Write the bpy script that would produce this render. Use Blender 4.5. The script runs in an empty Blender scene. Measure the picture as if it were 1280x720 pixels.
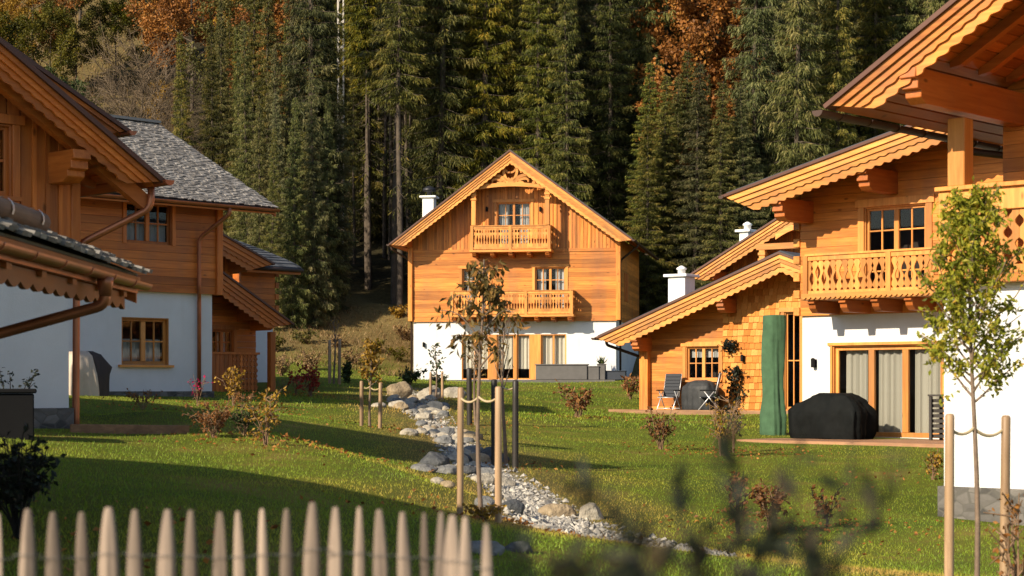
import bpy, bmesh, math, random
import numpy as np
from mathutils import Vector, Matrix, noise as mnoise

random.seed(11)
rng = np.random.default_rng(11)
SC = bpy.context.scene
COL = SC.collection
R = math.radians

# ------------------------------------------------------------------ viewpoint
F, CX, HY, CZ = 2300.0, 640.0, 485.0, 1.6        # focal length in px of the 1280 frame, principal column, horizon row, eye height


def at(px, py, Y):
    return Vector(((px - CX) / F * Y, Y, CZ + (HY - py) / F * Y))


# ------------------------------------------------------------------ small mesh builder
class MB:
    def __init__(s):
        s.v, s.f, s.t = [], [], []

    def add(s, vs, fs, t=None):
        o = len(s.v)
        t = random.random() if t is None else t
        s.v += [tuple(p) for p in vs]
        for f in fs:
            s.f.append(tuple(i + o for i in f))
            s.t.append(t)

    def box(s, x0, x1, y0, y1, z0, z1, t=None):
        vs = [(x, y, z) for x in (x0, x1) for y in (y0, y1) for z in (z0, z1)]
        s.add(vs, [(0, 1, 3, 2), (4, 6, 7, 5), (0, 4, 5, 1), (2, 3, 7, 6), (0, 2, 6, 4), (1, 5, 7, 3)], t)

    def prism(s, poly, axis, c0, c1, t=None):
        """2-D polygon swept along an axis: 'y' -> poly is (x,z); 'x' -> (y,z); 'z' -> (x,y)"""
        m = {'y': lambda a, b, c: (a, c, b), 'x': lambda a, b, c: (c, a, b), 'z': lambda a, b, c: (a, b, c)}[axis]
        n = len(poly)
        vs = [m(a, b, c0) for a, b in poly] + [m(a, b, c1) for a, b in poly]
        fs = [tuple(range(n)), tuple(range(2 * n - 1, n - 1, -1))]
        fs += [(i, (i + 1) % n, n + (i + 1) % n, n + i) for i in range(n)]
        s.add(vs, fs, t)

    def band(s, A, B, axis, c0, c1, t=None):
        """strip between polylines A and B (2-D, equal length) given thickness along axis"""
        m = {'y': lambda a, b, c: (a, c, b), 'x': lambda a, b, c: (c, a, b), 'z': lambda a, b, c: (a, b, c)}[axis]
        n = len(A)
        vs = [m(*p, c0) for p in A] + [m(*p, c0) for p in B] + [m(*p, c1) for p in A] + [m(*p, c1) for p in B]
        fs = []
        for i in range(n - 1):
            fs += [(i, i + 1, n + i + 1, n + i), (2 * n + i, 3 * n + i, 3 * n + i + 1, 2 * n + i + 1),
                   (i, 2 * n + i, 2 * n + i + 1, i + 1), (n + i, n + i + 1, 3 * n + i + 1, 3 * n + i)]
        fs += [(0, n, 3 * n, 2 * n), (n - 1, 3 * n - 1, 4 * n - 1, 2 * n - 1)]
        s.add(vs, fs, t)

    def beam(s, p, q, w, h, up=(0, 0, 1), t=None):
        p, q = Vector(p), Vector(q)
        d = (q - p).normalized()
        u = Vector(up)
        side = d.cross(u)
        if side.length < 1e-4:
            side = d.cross(Vector((0, 1, 0)))
        side.normalize()
        u = side.cross(d).normalized()
        vs = []
        for c in (p, q):
            for a, b in ((-1, -1), (1, -1), (1, 1), (-1, 1)):
                vs.append(c + side * (a * w / 2) + u * (b * h / 2))
        s.add(vs, [(3, 2, 1, 0), (4, 5, 6, 7), (0, 1, 5, 4), (1, 2, 6, 5), (2, 3, 7, 6), (3, 0, 4, 7)], t)

    def tube(s, pts, r, n=8, t=None):
        pts = [Vector(p) for p in pts]
        rs = r if isinstance(r, (list, tuple)) else [r] * len(pts)
        ref = None
        vs, fs = [], []
        for i, p in enumerate(pts):
            d = (pts[min(i + 1, len(pts) - 1)] - pts[max(i - 1, 0)])
            d = d.normalized() if d.length > 1e-6 else Vector((0, 0, 1))
            if ref is None:
                ref = d.orthogonal().normalized()
            ref = (ref - d * ref.dot(d))
            ref = ref.normalized() if ref.length > 1e-5 else d.orthogonal().normalized()
            b = d.cross(ref)
            for k in range(n):
                a = 2 * math.pi * k / n
                vs.append(p + (ref * math.cos(a) + b * math.sin(a)) * rs[i])
        for i in range(len(pts) - 1):
            for k in range(n):
                fs.append((i * n + k, i * n + (k + 1) % n, (i + 1) * n + (k + 1) % n, (i + 1) * n + k))
        fs.append(tuple(range(n - 1, -1, -1)))
        fs.append(tuple((len(pts) - 1) * n + k for k in range(n)))
        s.add(vs, fs, t)

    def lathe(s, c, prof, n=16, t=None):
        vs, fs = [], []
        for r, z in prof:
            for k in range(n):
                a = 2 * math.pi * k / n
                vs.append((c[0] + r * math.cos(a), c[1] + r * math.sin(a), c[2] + z))
        for i in range(len(prof) - 1):
            for k in range(n):
                fs.append((i * n + k, i * n + (k + 1) % n, (i + 1) * n + (k + 1) % n, (i + 1) * n + k))
        fs.append(tuple(range(n - 1, -1, -1)))
        fs.append(tuple((len(prof) - 1) * n + k for k in range(n)))
        s.add(vs, fs, t)

    def build(s, name, mat, parent=None, smooth=False, bevel=0.0):
        me = bpy.data.meshes.new(name)
        me.from_pydata(s.v, [], s.f)
        if s.f:
            at_ = me.attributes.new('tint', 'FLOAT', 'FACE')
            at_.data.foreach_set('value', np.array(s.t, dtype=np.float32))
        me.update()
        bm = bmesh.new()
        bm.from_mesh(me)
        bmesh.ops.recalc_face_normals(bm, faces=bm.faces)
        if smooth:
            for f in bm.faces:
                f.smooth = len(f.verts) == 4
        bm.to_mesh(me)
        bm.free()
        o = bpy.data.objects.new(name, me)
        COL.objects.link(o)
        me.materials.append(mat)
        if parent is not None:
            o.parent = parent
        if bevel:
            md = o.modifiers.new('edge', 'BEVEL')
            md.width, md.segments, md.limit_method = bevel, 1, 'ANGLE'
        return o


def npmesh(name, V, Q, mat, parent=None, tint=None, smooth=False):
    V = np.asarray(V, dtype=np.float32)
    Q = np.asarray(Q, dtype=np.int32)
    k = Q.shape[1]
    me = bpy.data.meshes.new(name)
    me.vertices.add(len(V))
    me.vertices.foreach_set('co', V.ravel())
    me.loops.add(Q.size)
    me.loops.foreach_set('vertex_index', Q.ravel())
    me.polygons.add(len(Q))
    me.polygons.foreach_set('loop_start', np.arange(0, Q.size, k, dtype=np.int32))
    if tint is not None:
        a = me.attributes.new('tint', 'FLOAT', 'FACE')
        a.data.foreach_set('value', np.asarray(tint, dtype=np.float32))
    me.polygons.foreach_set('use_smooth', np.full(len(Q), smooth, dtype=bool))
    me.update(calc_edges=True)
    me.materials.append(mat)
    if parent == 'mesh':
        return me
    o = bpy.data.objects.new(name, me)
    COL.objects.link(o)
    if parent is not None:
        o.parent = parent
    return o


def norm(a):
    return a / np.maximum(np.linalg.norm(a, axis=1, keepdims=True), 1e-9)


def leaf_quads(P, D, L, W, bend=0.12):
    """diamond leaves: base P, direction D, length L, width W -> verts, quads"""
    n = len(P)
    D = norm(D)
    S = norm(np.cross(D, rng.normal(size=(n, 3))))
    N = np.cross(D, S)
    L = np.broadcast_to(L, n)[:, None]
    W = np.broadcast_to(W, n)[:, None]
    mid = P + D * L * 0.5 + N * L * bend
    V = np.stack([P, mid + S * W / 2, P + D * L, mid - S * W / 2], 1).reshape(-1, 3)
    Q = np.arange(4 * n).reshape(n, 4)
    return V, Q


def empty(name, loc, rz=0.0):
    o = bpy.data.objects.new(name, None)
    COL.objects.link(o)
    o.location = loc
    o.rotation_euler = (0, 0, rz)
    o.empty_display_size = 0.3
    return o


def tag(o, label=None, cat=None, group=None, kind=None):
    if label:
        o['label'] = label
    if cat:
        o['category'] = cat
    if group:
        o['group'] = group
    if kind:
        o['kind'] = kind
    return o


# ------------------------------------------------------------------ materials
class NT:
    def __init__(s, name):
        s.m = bpy.data.materials.new(name)
        s.m.use_nodes = True
        s.t = s.m.node_tree
        s.b = s.t.nodes['Principled BSDF']
        s.out = s.t.nodes['Material Output']

    def n(s, typ, **kw):
        nd = s.t.nodes.new(typ)
        for k, v in kw.items():
            if k.startswith('i_'):
                nd.inputs[k[2:].replace('_', ' ')].default_value = v
            else:
                setattr(nd, k, v)
        return nd

    def l(s, a, b):
        s.t.links.new(a, b)

    def coord(s, scale=(1, 1, 1), which='Object', loc=(0, 0, 0)):
        tc = s.n('ShaderNodeTexCoord')
        mp = s.n('ShaderNodeMapping')
        mp.inputs['Scale'].default_value = scale
        mp.inputs['Location'].default_value = loc
        s.l(tc.outputs[which], mp.inputs['Vector'])
        return mp.outputs['Vector']

    def noise(s, vec, scale, detail=4, rough=.55, dist=0):
        nd = s.n('ShaderNodeTexNoise')
        nd.inputs['Scale'].default_value = scale
        nd.inputs['Detail'].default_value = detail
        nd.inputs['Roughness'].default_value = rough
        nd.inputs['Distortion'].default_value = dist
        s.l(vec, nd.inputs['Vector'])
        return nd.outputs['Fac']

    def ramp(s, fac, stops):
        nd = s.n('ShaderNodeValToRGB')
        cr = nd.color_ramp
        while len(cr.elements) < len(stops):
            cr.elements.new(0.5)
        for e, (p, c) in zip(cr.elements, stops):
            e.position = p
            e.color = (*c, 1) if len(c) == 3 else c
        s.l(fac, nd.inputs['Fac'])
        return nd.outputs['Color']

    def mix(s, fac, a, b, mode='MIX'):
        nd = s.n('ShaderNodeMix', data_type='RGBA', blend_type=mode)
        for sock, val in ((nd.inputs[0], fac), (nd.inputs[6], a), (nd.inputs[7], b)):
            if hasattr(val, 'is_linked'):
                s.l(val, sock)
            else:
                sock.default_value = val if not isinstance(val, tuple) else ((*val, 1) if len(val) == 3 else val)
        return nd.outputs[2]

    def math(s, op, a, b=0.0, c=None):
        nd = s.n('ShaderNodeMath', operation=op)
        for i, val in enumerate((a, b) if c is None else (a, b, c)):
            if hasattr(val, 'is_linked'):
                s.l(val, nd.inputs[i])
            else:
                nd.inputs[i].default_value = val
        return nd.outputs[0]

    def attr(s, name='tint'):
        nd = s.n('ShaderNodeAttribute', attribute_name=name)
        return nd.outputs['Fac']

    def bump(s, h, strength=.3, dist=.01):
        nd = s.n('ShaderNodeBump')
        nd.inputs['Strength'].default_value = strength
        nd.inputs['Distance'].default_value = dist
        s.l(h, nd.inputs['Height'])
        s.l(nd.outputs['Normal'], s.b.inputs['Normal'])

    def val(s, col, fac, lo, hi):
        """multiply colour brightness by lo..hi over fac 0..1"""
        mr = s.n('ShaderNodeMapRange')
        s.l(fac, mr.inputs['Value'])
        mr.inputs['To Min'].default_value = lo
        mr.inputs['To Max'].default_value = hi
        hs = s.n('ShaderNodeHueSaturation')
        s.l(mr.outputs['Result'], hs.inputs['Value'])
        s.l(col, hs.inputs['Color'])
        return hs.outputs['Color']

    def fin(s, col, rough=.6, spec=.4):
        if hasattr(col, 'is_linked'):
            s.l(col, s.b.inputs['Base Color'])
        else:
            s.b.inputs['Base Color'].default_value = (*col, 1)
        s.b.inputs['Roughness'].default_value = rough
        s.b.inputs['Specular IOR Level'].default_value = spec
        return s.m


def wood(name, axis, dark, light, rough=.5, knots=True, tint=(.66, 1.26)):
    m = NT(name)
    sc = [9.0, 9.0, 9.0]
    sc['xyz'.index(axis)] = .7
    v = m.coord(tuple(sc))
    tn = m.attr()
    # shift the grain per board
    cmb = m.n('ShaderNodeCombineXYZ')
    off = m.math('MULTIPLY', tn, 37.0)
    for i in range(3):
        m.l(off, cmb.inputs[i])
    va = m.n('ShaderNodeVectorMath', operation='ADD')
    m.l(v, va.inputs[0])
    m.l(cmb.outputs[0], va.inputs[1])
    v = va.outputs[0]
    g = m.noise(v, 1.6, 6, .62, .6)
    g2 = m.noise(v, .35, 3, .5, .2)
    col = m.ramp(g, [(.3, dark), (.68, light)])
    col = m.val(col, g2, .60, 1.32)
    gw = m.noise(m.coord((1.1, 1.1, .35)), .9, 4, .6)
    col = m.mix(m.ramp(gw, [(.48, (0, 0, 0)), (.72, (.55, .55, .55))]), col, tuple(c * .42 + .05 for c in dark))
    col = m.val(col, tn, *tint)
    if knots:
        sk = [3.4, 3.4, 3.4]
        sk['xyz'.index(axis)] = 1.5
        sk[0 if axis == 'y' else 1] = .35
        vk = m.coord(tuple(sk))
        vo = m.n('ShaderNodeTexVoronoi', feature='F1')
        vo.inputs['Scale'].default_value = 1.15
        m.l(vk, vo.inputs['Vector'])
        k = m.ramp(vo.outputs['Distance'], [(.05, (1, 1, 1)), (.13, (0, 0, 0))])
        km = m.math('MULTIPLY', k, .75)
        col = m.mix(km, col, tuple(c * .28 for c in dark))
    m.bump(g, .25, .006)
    return m.fin(col, rough, .35)


def plain(name, col, rough=.6, spec=.4, metal=0.0, var=.15, scale=3.0, bump=.0, bscale=40):
    m = NT(name)
    v = m.coord()
    n1 = m.noise(v, scale, 5, .6)
    c = m.ramp(n1, [(.25, tuple(x * (1 - var) for x in col)), (.75, tuple(min(1, x * (1 + var)) for x in col))])
    if bump:
        m.bump(m.noise(v, bscale, 4), bump, .01)
    m.b.inputs['Metallic'].default_value = metal
    return m.fin(c, rough, spec)


def foliage(name, stops, trans=.25, rough=.55, rand=.25):
    """leaf colour from the per-leaf tint, hue shifted a little per plant; thin leaves let some light through"""
    m = NT(name)
    tn = m.attr()
    oi = m.n('ShaderNodeObjectInfo')
    col = m.ramp(tn, stops)
    col = m.val(col, oi.outputs['Random'], 1 - rand, 1 + rand)
    if rand >= .25:
        hs = m.n('ShaderNodeHueSaturation')
        rr = m.math('FRACT', m.math('MULTIPLY', oi.outputs['Random'], 17.3))
        m.l(m.math('MULTIPLY_ADD', rr, .045, .468), hs.inputs['Hue'])
        m.l(m.math('MULTIPLY_ADD', m.math('FRACT', m.math('MULTIPLY', oi.outputs['Random'], 41.7)), .4, .95), hs.inputs['Saturation'])
        m.l(col, hs.inputs['Color'])
        col = hs.outputs['Color']
    m.l(col, m.b.inputs['Base Color'])
    m.b.inputs['Roughness'].default_value = rough
    m.b.inputs['Specular IOR Level'].default_value = .25
    tr = m.n('ShaderNodeBsdfTranslucent')
    m.l(col, tr.inputs['Color'])
    mx = m.n('ShaderNodeMixShader')
    mx.inputs[0].default_value = trans
    m.l(m.b.outputs[0], mx.inputs[1])
    m.l(tr.outputs[0], mx.inputs[2])
    m.l(mx.outputs[0], m.out.inputs['Surface'])
    return m.m


WD, WL = (.43, .128, .017), (.67, .255, .046)
M = {}
for ax in 'xyz':
    M['wood_' + ax] = wood('larch wood grain ' + ax, ax, WD, WL)
    M['pale_' + ax] = wood('pale larch grain ' + ax, ax, (.52, .190, .035), (.68, .295, .068))
    M['old_' + ax] = wood('shade toned larch grain ' + ax, ax, (.41, .102, .014), (.60, .185, .031))  # same larch, deepened in colour for the shade on the left chalets
    M['red_' + ax] = wood('reddish beam grain ' + ax, ax, (.34, .085, .012), (.46, .14, .024))  # reddish wood, colour darkened to carry the shade under the roofs
M['stake'] = wood('weathered round wood', 'z', (.24, .145, .08), (.46, .31, .18), knots=False)
M['log'] = wood('weathered log', 'y', (.15, .085, .05), (.34, .22, .13), rough=.85, knots=False)
M['picket'] = wood('split chestnut pale', 'z', (.11, .085, .072), (.47, .36, .28), rough=.9, tint=(.45, 1.25))
M['darkstake'] = wood('dark wood with stake shade', 'z', (.02, .018, .016), (.05, .042, .036), knots=False)  # the stakes' shade is put into this colour; the slatted box shares it
M['deck'] = wood('deck boards', 'x', (.24, .12, .06), (.40, .22, .12), rough=.7)
M['edging'] = wood('edging board', 'x', (.16, .085, .045), (.30, .17, .09), rough=.8)
def plaster_mat():
    m = NT('white lime plaster')
    v = m.coord()
    col = m.ramp(m.noise(v, .8, 6, .65), [(.3, (.60, .60, .60)), (.7, (.69, .695, .70))])
    # rain streaks and splash dirt: irregular patches
    st = m.ramp(m.noise(m.coord((3.0, 3.0, .25)), 1.0, 5, .6), [(.58, (0, 0, 0)), (.80, (.30, .30, .30))])
    col = m.mix(st, col, (.52, .50, .46))
    sp = m.ramp(m.noise(v, 6, 6, .7), [(.56, (0, 0, 0)), (.74, (.35, .35, .35))])
    col = m.mix(sp, col, (.58, .56, .52))
    m.bump(m.noise(v, 45, 5, .6), .35, .012)
    return m.fin(col, .88, .15)


M['plaster'] = plaster_mat()
M['chimney'] = plain('white painted chimney', (.80, .79, .76), .8, .2, var=.05)
M['cap'] = plain('dark sheet metal', (.035, .035, .04), .45, .5, metal=.6)
M['copper'] = plain('copper brown gutter metal', (.36, .13, .06), .38, .5, metal=.55, var=.3, scale=2)
M['gutter'] = plain('dark brown gutter metal', (.050, .026, .018), .6, .4, metal=.1, var=.3)
M['flash'] = plain('brown verge flashing', (.10, .045, .03), .5, .4, metal=.2)
M['black'] = plain('black fittings', (.010, .010, .011), .8, .15)
M['interior'] = plain('dark room', (.035, .028, .024), .9, .1)
M['blind'] = plain('grey roller blind', (.50, .47, .41), .8, .2, var=.06)
M['planter'] = plain('grey planter', (.10, .095, .09), .7, .3)
M['bluebox'] = plain('slate blue box', (.022, .028, .04), .6)
M['bbqblack'] = plain('black nylon cover', (.005, .006, .006), .75, .12, var=.3, scale=8, bump=.3, bscale=14)
M['green'] = plain('green parasol cover', (.050, .108, .056), .85, .3, var=.25, scale=5, bump=.3, bscale=12)
M['tancover'] = plain('beige cover', (.50, .42, .34), .8, .2, var=.15)
M['browncover'] = plain('dark brown cover', (.045, .035, .032), .7, .3)
M['charcoal'] = plain('charcoal cover', (.030, .032, .034), .6, .3, var=.3, scale=6, bump=.3, bscale=10)
M['mesh'] = plain('dark textile mesh', (.018, .022, .03), .7)
M['alu'] = plain('aluminium tube', (.66, .66, .66), .4, .5, metal=.5)
M['rope'] = plain('tie rope', (.42, .33, .2), .9)
M['wire'] = plain('galvanised wire', (.10, .10, .10), .7, .3)
M['steel'] = plain('galvanised steel lattice', (.50, .47, .43), .6, .4)
M['terracotta'] = plain('terracotta', (.25, .09, .045), .8)


def curtain_mat(name, col):
    m = NT(name)
    tr = m.n('ShaderNodeBsdfTranslucent')
    tr.inputs['Color'].default_value = (*col, 1)
    m.fin(col, .9, .1)
    mx = m.n('ShaderNodeMixShader')
    mx.inputs[0].default_value = .3
    m.l(m.b.outputs[0], mx.inputs[1])
    m.l(tr.outputs[0], mx.inputs[2])
    m.l(mx.outputs[0], m.out.inputs['Surface'])
    return m.m


M['curtain'] = curtain_mat('grey linen curtain', (.44, .415, .35))
M['pale_blind'] = curtain_mat('pale roller blind', (.74, .69, .58))
M['net'] = curtain_mat('white net curtain', (.55, .55, .54))


def glass_mat():
    m = NT('window glass')
    gl = m.n('ShaderNodeBsdfGlossy')
    gl.inputs['Roughness'].default_value = .02
    tr = m.n('ShaderNodeBsdfTransparent')
    tr.inputs['Color'].default_value = (.95, .96, .96, 1)
    fr = m.n('ShaderNodeFresnel')
    fr.inputs['IOR'].default_value = 1.28
    mx = m.n('ShaderNodeMixShader')
    m.l(fr.outputs[0], mx.inputs[0])
    m.l(tr.outputs[0], mx.inputs[1])
    m.l(gl.outputs[0], mx.inputs[2])
    m.l(mx.outputs[0], m.out.inputs['Surface'])
    return m.m


M['glass'] = glass_mat()


def stone_mat(name, a, b, scale):
    m = NT(name)
    v = m.coord((1, 1, 1.5))
    vo = m.n('ShaderNodeTexVoronoi', feature='F1')
    vo.inputs['Scale'].default_value = scale
    m.l(v, vo.inputs['Vector'])
    ve = m.n('ShaderNodeTexVoronoi', feature='DISTANCE_TO_EDGE')
    ve.inputs['Scale'].default_value = scale
    m.l(v, ve.inputs['Vector'])
    bw = m.n('ShaderNodeRGBToBW')
    m.l(vo.outputs['Color'], bw.inputs[0])
    col = m.ramp(bw.outputs[0], [(.2, a), (.8, b)])
    col = m.val(col, m.noise(v, 9, 5), .7, 1.25)
    e = m.ramp(ve.outputs['Distance'], [(.02, (1, 1, 1)), (.07, (0, 0, 0))])
    col = m.mix(e, col, (.10, .095, .085))
    m.bump(ve.outputs['Distance'], .6, .03)
    return m.fin(col, .85, .2)


M['plinth'] = stone_mat('natural stone plinth', (.06, .058, .055), (.17, .158, .145), 5.0)


def rock_mat(name, a, b, c):
    m = NT(name)
    v = m.coord()
    n1 = m.noise(v, 1.8, 7, .65, .5)
    n2 = m.noise(v, 14, 5, .6)
    col = m.ramp(n1, [(.3, a), (.52, b), (.75, c)])
    col = m.val(col, n2, .65, 1.3)
    m.bump(n2, .9, .05)
    return m.fin(col, .92, .15)


M['rock_pale'] = rock_mat('pale limestone', (.22, .19, .15), (.40, .36, .29), (.52, .48, .41))
M['rock_tan'] = rock_mat('tan boulder', (.20, .15, .095), (.34, .265, .17), (.42, .37, .29))
M['rock_grey'] = rock_mat('grey boulder', (.10, .10, .10), (.20, .20, .195), (.30, .29, .28))
M['rock_dark'] = rock_mat('dark blue grey boulder', (.045, .048, .055), (.09, .095, .10), (.17, .17, .17))  # darkest of the boulder tones


def shingle_mat(name, a, b, c):
    m = NT(name)
    tn = m.attr()
    v = m.coord((1, 1, 1))
    col = m.ramp(tn, [(.0, a), (.55, b), (1, c)])
    col = m.val(col, m.noise(v, 18, 5, .65), .6, 1.4)
    m.bump(m.noise(v, 30, 4), .4, .01)
    return m.fin(col, .8, .25)


M['shingle'] = shingle_mat('weathered grey larch shingle', (.12, .11, .10), (.19, .175, .16), (.28, .262, .24))
M['roof_dark'] = shingle_mat('dark roof shingle', (.035, .038, .045), (.06, .065, .075), (.10, .105, .115))
M['wallshingle'] = shingle_mat('larch wall shingle', (.44, .145, .025), (.56, .215, .042), (.64, .29, .075))
M['pebble'] = shingle_mat('pale gravel stones', (.13, .125, .12), (.33, .31, .275), (.50, .47, .41))

# foliage
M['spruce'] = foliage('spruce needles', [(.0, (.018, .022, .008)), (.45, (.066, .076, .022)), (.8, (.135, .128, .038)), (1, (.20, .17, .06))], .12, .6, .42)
M['spruce_blue'] = foliage('grey green spruce needles', [(.0, (.018, .026, .011)), (.5, (.074, .086, .032)), (1, (.18, .168, .072))], .12, .6, .38)
M['bark'] = plain('spruce bark', (.080, .063, .048), .9, .2, var=.4, scale=4, bump=.6, bscale=9)
M['bark_pale'] = plain('pale grey bark', (.135, .10, .066), .85, .2, var=.35, scale=6, bump=.4, bscale=14)
M['bark_young'] = plain('young tree bark', (.17, .12, .085), .75, .3, var=.3, scale=12, bump=.3)
M['twig'] = plain('brown twigs', (.20, .125, .075), .8, .2, var=.3, scale=10)
M['twig_dark'] = plain('dark twigs', (.025, .022, .02), .8, .2, var=.3, scale=10)
M['lf_orange'] = foliage('orange beech leaves', [(0, (.11, .045, .012)), (.5, (.29, .115, .026)), (1, (.44, .21, .045))], .3, rand=.15)
M['lf_gold'] = foliage('golden leaves', [(0, (.12, .07, .01)), (.5, (.30, .17, .02)), (1, (.48, .30, .04))], .3, rand=.15)
M['lf_olive'] = foliage('olive leaves', [(0, (.028, .035, .008)), (.5, (.085, .085, .016)), (1, (.17, .145, .03))], .25, rand=.25)
M['lf_green'] = foliage('dark green leaves', [(0, (.010, .018, .006)), (.5, (.035, .055, .014)), (1, (.085, .11, .028))], .25, rand=.2)
M['lf_near'] = foliage('yellowing green leaves', [(0, (.07, .09, .01)), (.45, (.24, .26, .022)), (.8, (.44, .37, .04)), (1, (.52, .30, .04))], .4, rand=.05)
M['lf_cherry'] = foliage('drooping green brown leaves', [(0, (.04, .032, .01)), (.45, (.13, .092, .022)), (.8, (.25, .14, .035)), (1, (.36, .11, .03))], .3, rand=.05)
M['lf_red'] = foliage('red autumn leaves', [(0, (.16, .018, .012)), (.5, (.34, .04, .025)), (1, (.44, .09, .05))], .3, rand=.1)
M['lf_rust'] = foliage('rusty leaves', [(0, (.07, .032, .012)), (.5, (.20, .082, .026)), (1, (.32, .16, .05))], .3, rand=.15)
M['lf_dark'] = foliage('dark evergreen leaves', [(0, (.006, .009, .006)), (.6, (.016, .022, .013)), (1, (.032, .04, .022))], .15, rand=.1)
M['lf_dry'] = foliage('dry grass blades', [(0, (.08, .052, .022)), (.5, (.20, .125, .05)), (1, (.32, .21, .09))], .2, rand=.05)
M['lf_smoke'] = foliage('dark bronze leaves', [(0, (.012, .016, .011)), (.6, (.034, .044, .026)), (1, (.085, .06, .032))], .3, rand=.1)
M['grass'] = foliage('lawn blades', [(0, (.07, .135, .012)), (.45, (.19, .29, .022)), (.74, (.36, .36, .035)), (1, (.46, .30, .075))], .22, rand=.02)
M['pink'] = foliage('pink blossoms', [(0, (.35, .06, .07)), (1, (.55, .14, .14))], .3)
# ------------------------------------------------------------------ terrain
_cp = [(0, 0, .05), (-3, 0, .1), (3, 0, .0), (0, 4, .12), (-4, 5, .35), (4, 5, -.15), (0, 9, .1), (3, 10, -.2), (-3.2, 12, .62), (-6, 12, .75),
       (0, -20, 0), (-20, -10, .5), (20, -10, -.3), (-20, 5, 1), (20, 5, -.4),
       (15, 75, 1.8), (30, 60, 1), (25, 45, .6), (30, 85, 3), (15, 35, .4), (20, 20, -.3), (-20, 60, 2), (-30, 85, 4.2), (-12, 30, 1.2),
       (-25, 40, 2), (-14, 12, .9), (11, 100, 6.2), (30, 100, 6.2), (-30, 100, 6.6), (-15, 98, 5.6), (0, 100, 6.4), (0, 90, 2.2), (50, 60, 2), (-50, 60, 4),
       (50, 20, 0), (-50, 10, 2), (60, 100, 7), (-60, 100, 9)]
for x in range(-120, 121, 40):
    _cp += [(x, 125, 15), (x, 155, 28), (x, 190, 46), (x, 240, 72), (x, 300, 104)]
_pp = [(300, 640, 14.5), (150, 600, 18), (100, 545, 24), (230, 545, 25), (400, 600, 19.5), (330, 557, 27), (500, 620, 21), (560, 640, 20.5),
       (640, 640, 22), (700, 660, 20), (760, 665, 19), (600, 600, 26.5), (560, 570, 31), (550, 545, 36), (540, 525, 42), (520, 508, 50),
       (515, 495, 60), (540, 490, 66), (640, 478, 80), (517, 475, 83.5), (770, 475, 82), (700, 600, 26), (720, 560, 35), (720, 540, 42),
       (720, 520, 52), (740, 495, 68), (815, 516, 60), (1000, 514, 57), (760, 519, 56), (930, 559, 38.3), (1170, 562, 36), (950, 600, 30), (950, 650, 24),
       (900, 700, 19), (1100, 640, 25), (1190, 648, 25.5), (1150, 720, 16), (130, 494, 43.5), (268, 496, 46), (40, 532, 25), (70, 532, 26),
       (300, 487, 60), (340, 478, 64), (290, 508, 38), (400, 495, 58), (463, 533, 40), (400, 520, 42), (300, 535, 30),
       (350, 470, 72), (430, 470, 76), (480, 470, 80), (430, 430, 89), (500, 395, 96), (400, 440, 86), (350, 445, 87)]
for px, py, Y in _pp:
    p = at(px, py, Y)
    _cp.append((p.x, p.y, p.z))
_cp = np.array(_cp)


def _phi(r2):
    return .5 * r2 * np.log(np.maximum(r2, 1e-9))


_n = len(_cp)
_A = np.zeros((_n + 3, _n + 3))
_d2 = ((_cp[:, None, :2] - _cp[None, :, :2]) ** 2).sum(-1)
_A[:_n, :_n] = _phi(_d2) + np.eye(_n) * 6.0
_A[:_n, _n] = 1
_A[:_n, _n + 1:] = _cp[:, :2]
_A[_n:, :_n] = _A[:_n, _n:].T
_w = np.linalg.solve(_A, np.concatenate([_cp[:, 2], np.zeros(3)]))

# the stream bed: centre line and half width
_st = [(900, 676, 17.6, .12), (840, 677, 18.0, .45), (775, 674, 18.6, .78), (722, 664, 19.8, .72), (690, 642, 22, .38), (630, 608, 26, .34), (588, 578, 30.5, .28), (562, 548, 36, .28), (545, 526, 42, .3),
       (522, 509, 50, .55), (512, 497, 60, .55), (545, 489, 67, .5)]
STREAM = np.array([(*at(a, b, c)[:2], w) for a, b, c, w in _st])


def stream_dist(x, y):
    """signed distance to the gravel edge (negative inside)"""
    x, y = np.asarray(x, float), np.asarray(y, float)
    best = np.full(x.shape, 1e9)
    for (x0, y0, w0), (x1, y1, w1) in zip(STREAM[:-1], STREAM[1:]):
        dx, dy = x1 - x0, y1 - y0
        t = np.clip(((x - x0) * dx + (y - y0) * dy) / (dx * dx + dy * dy), 0, 1)
        d = np.hypot(x - x0 - t * dx, y - y0 - t * dy) - (w0 + (w1 - w0) * t)
        best = np.minimum(best, d)
    return best


def tz(x, y):
    x, y = np.asarray(x, float), np.asarray(y, float)
    sh = x.shape
    xf, yf = x.ravel(), y.ravel()
    out = np.empty(xf.shape)
    for i in range(0, len(xf), 20000):
        a, b = xf[i:i + 20000], yf[i:i + 20000]
        d2 = (a[:, None] - _cp[:, 0]) ** 2 + (b[:, None] - _cp[:, 1]) ** 2
        out[i:i + 20000] = _phi(d2) @ _w[:_n] + _w[_n] + _w[_n + 1] * a + _w[_n + 2] * b
    # lumpy hillside, nearly flat lawns
    hill = np.clip((yf - 80) / 20, 0, 1)
    out += hill * (.35 * np.sin(xf * .55 + yf * .3) * np.sin(yf * .47 - xf * .2) + .15 * np.sin(xf * 1.7 + 1) * np.sin(yf * 1.3))
    out += .015 * np.sin(xf * 1.3 + .5 * yf) * np.sin(yf * .9)
    t_ = np.clip(((xf + 4.4) * 3.3 - (yf - 27.5) * 6.2) / (3.3 ** 2 + 6.2 ** 2), -.3, 1.0)
    dd = np.hypot(xf + 4.4 - 3.3 * t_, (yf - 27.5 + 6.2 * t_) * .8)
    out += .20 * np.exp(-(dd / 1.25) ** 2)
    sd = stream_dist(xf, yf)
    out -= .10 * np.clip(1 - (sd + .35) / .6, 0, 1)
    return out.reshape(sh)


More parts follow.
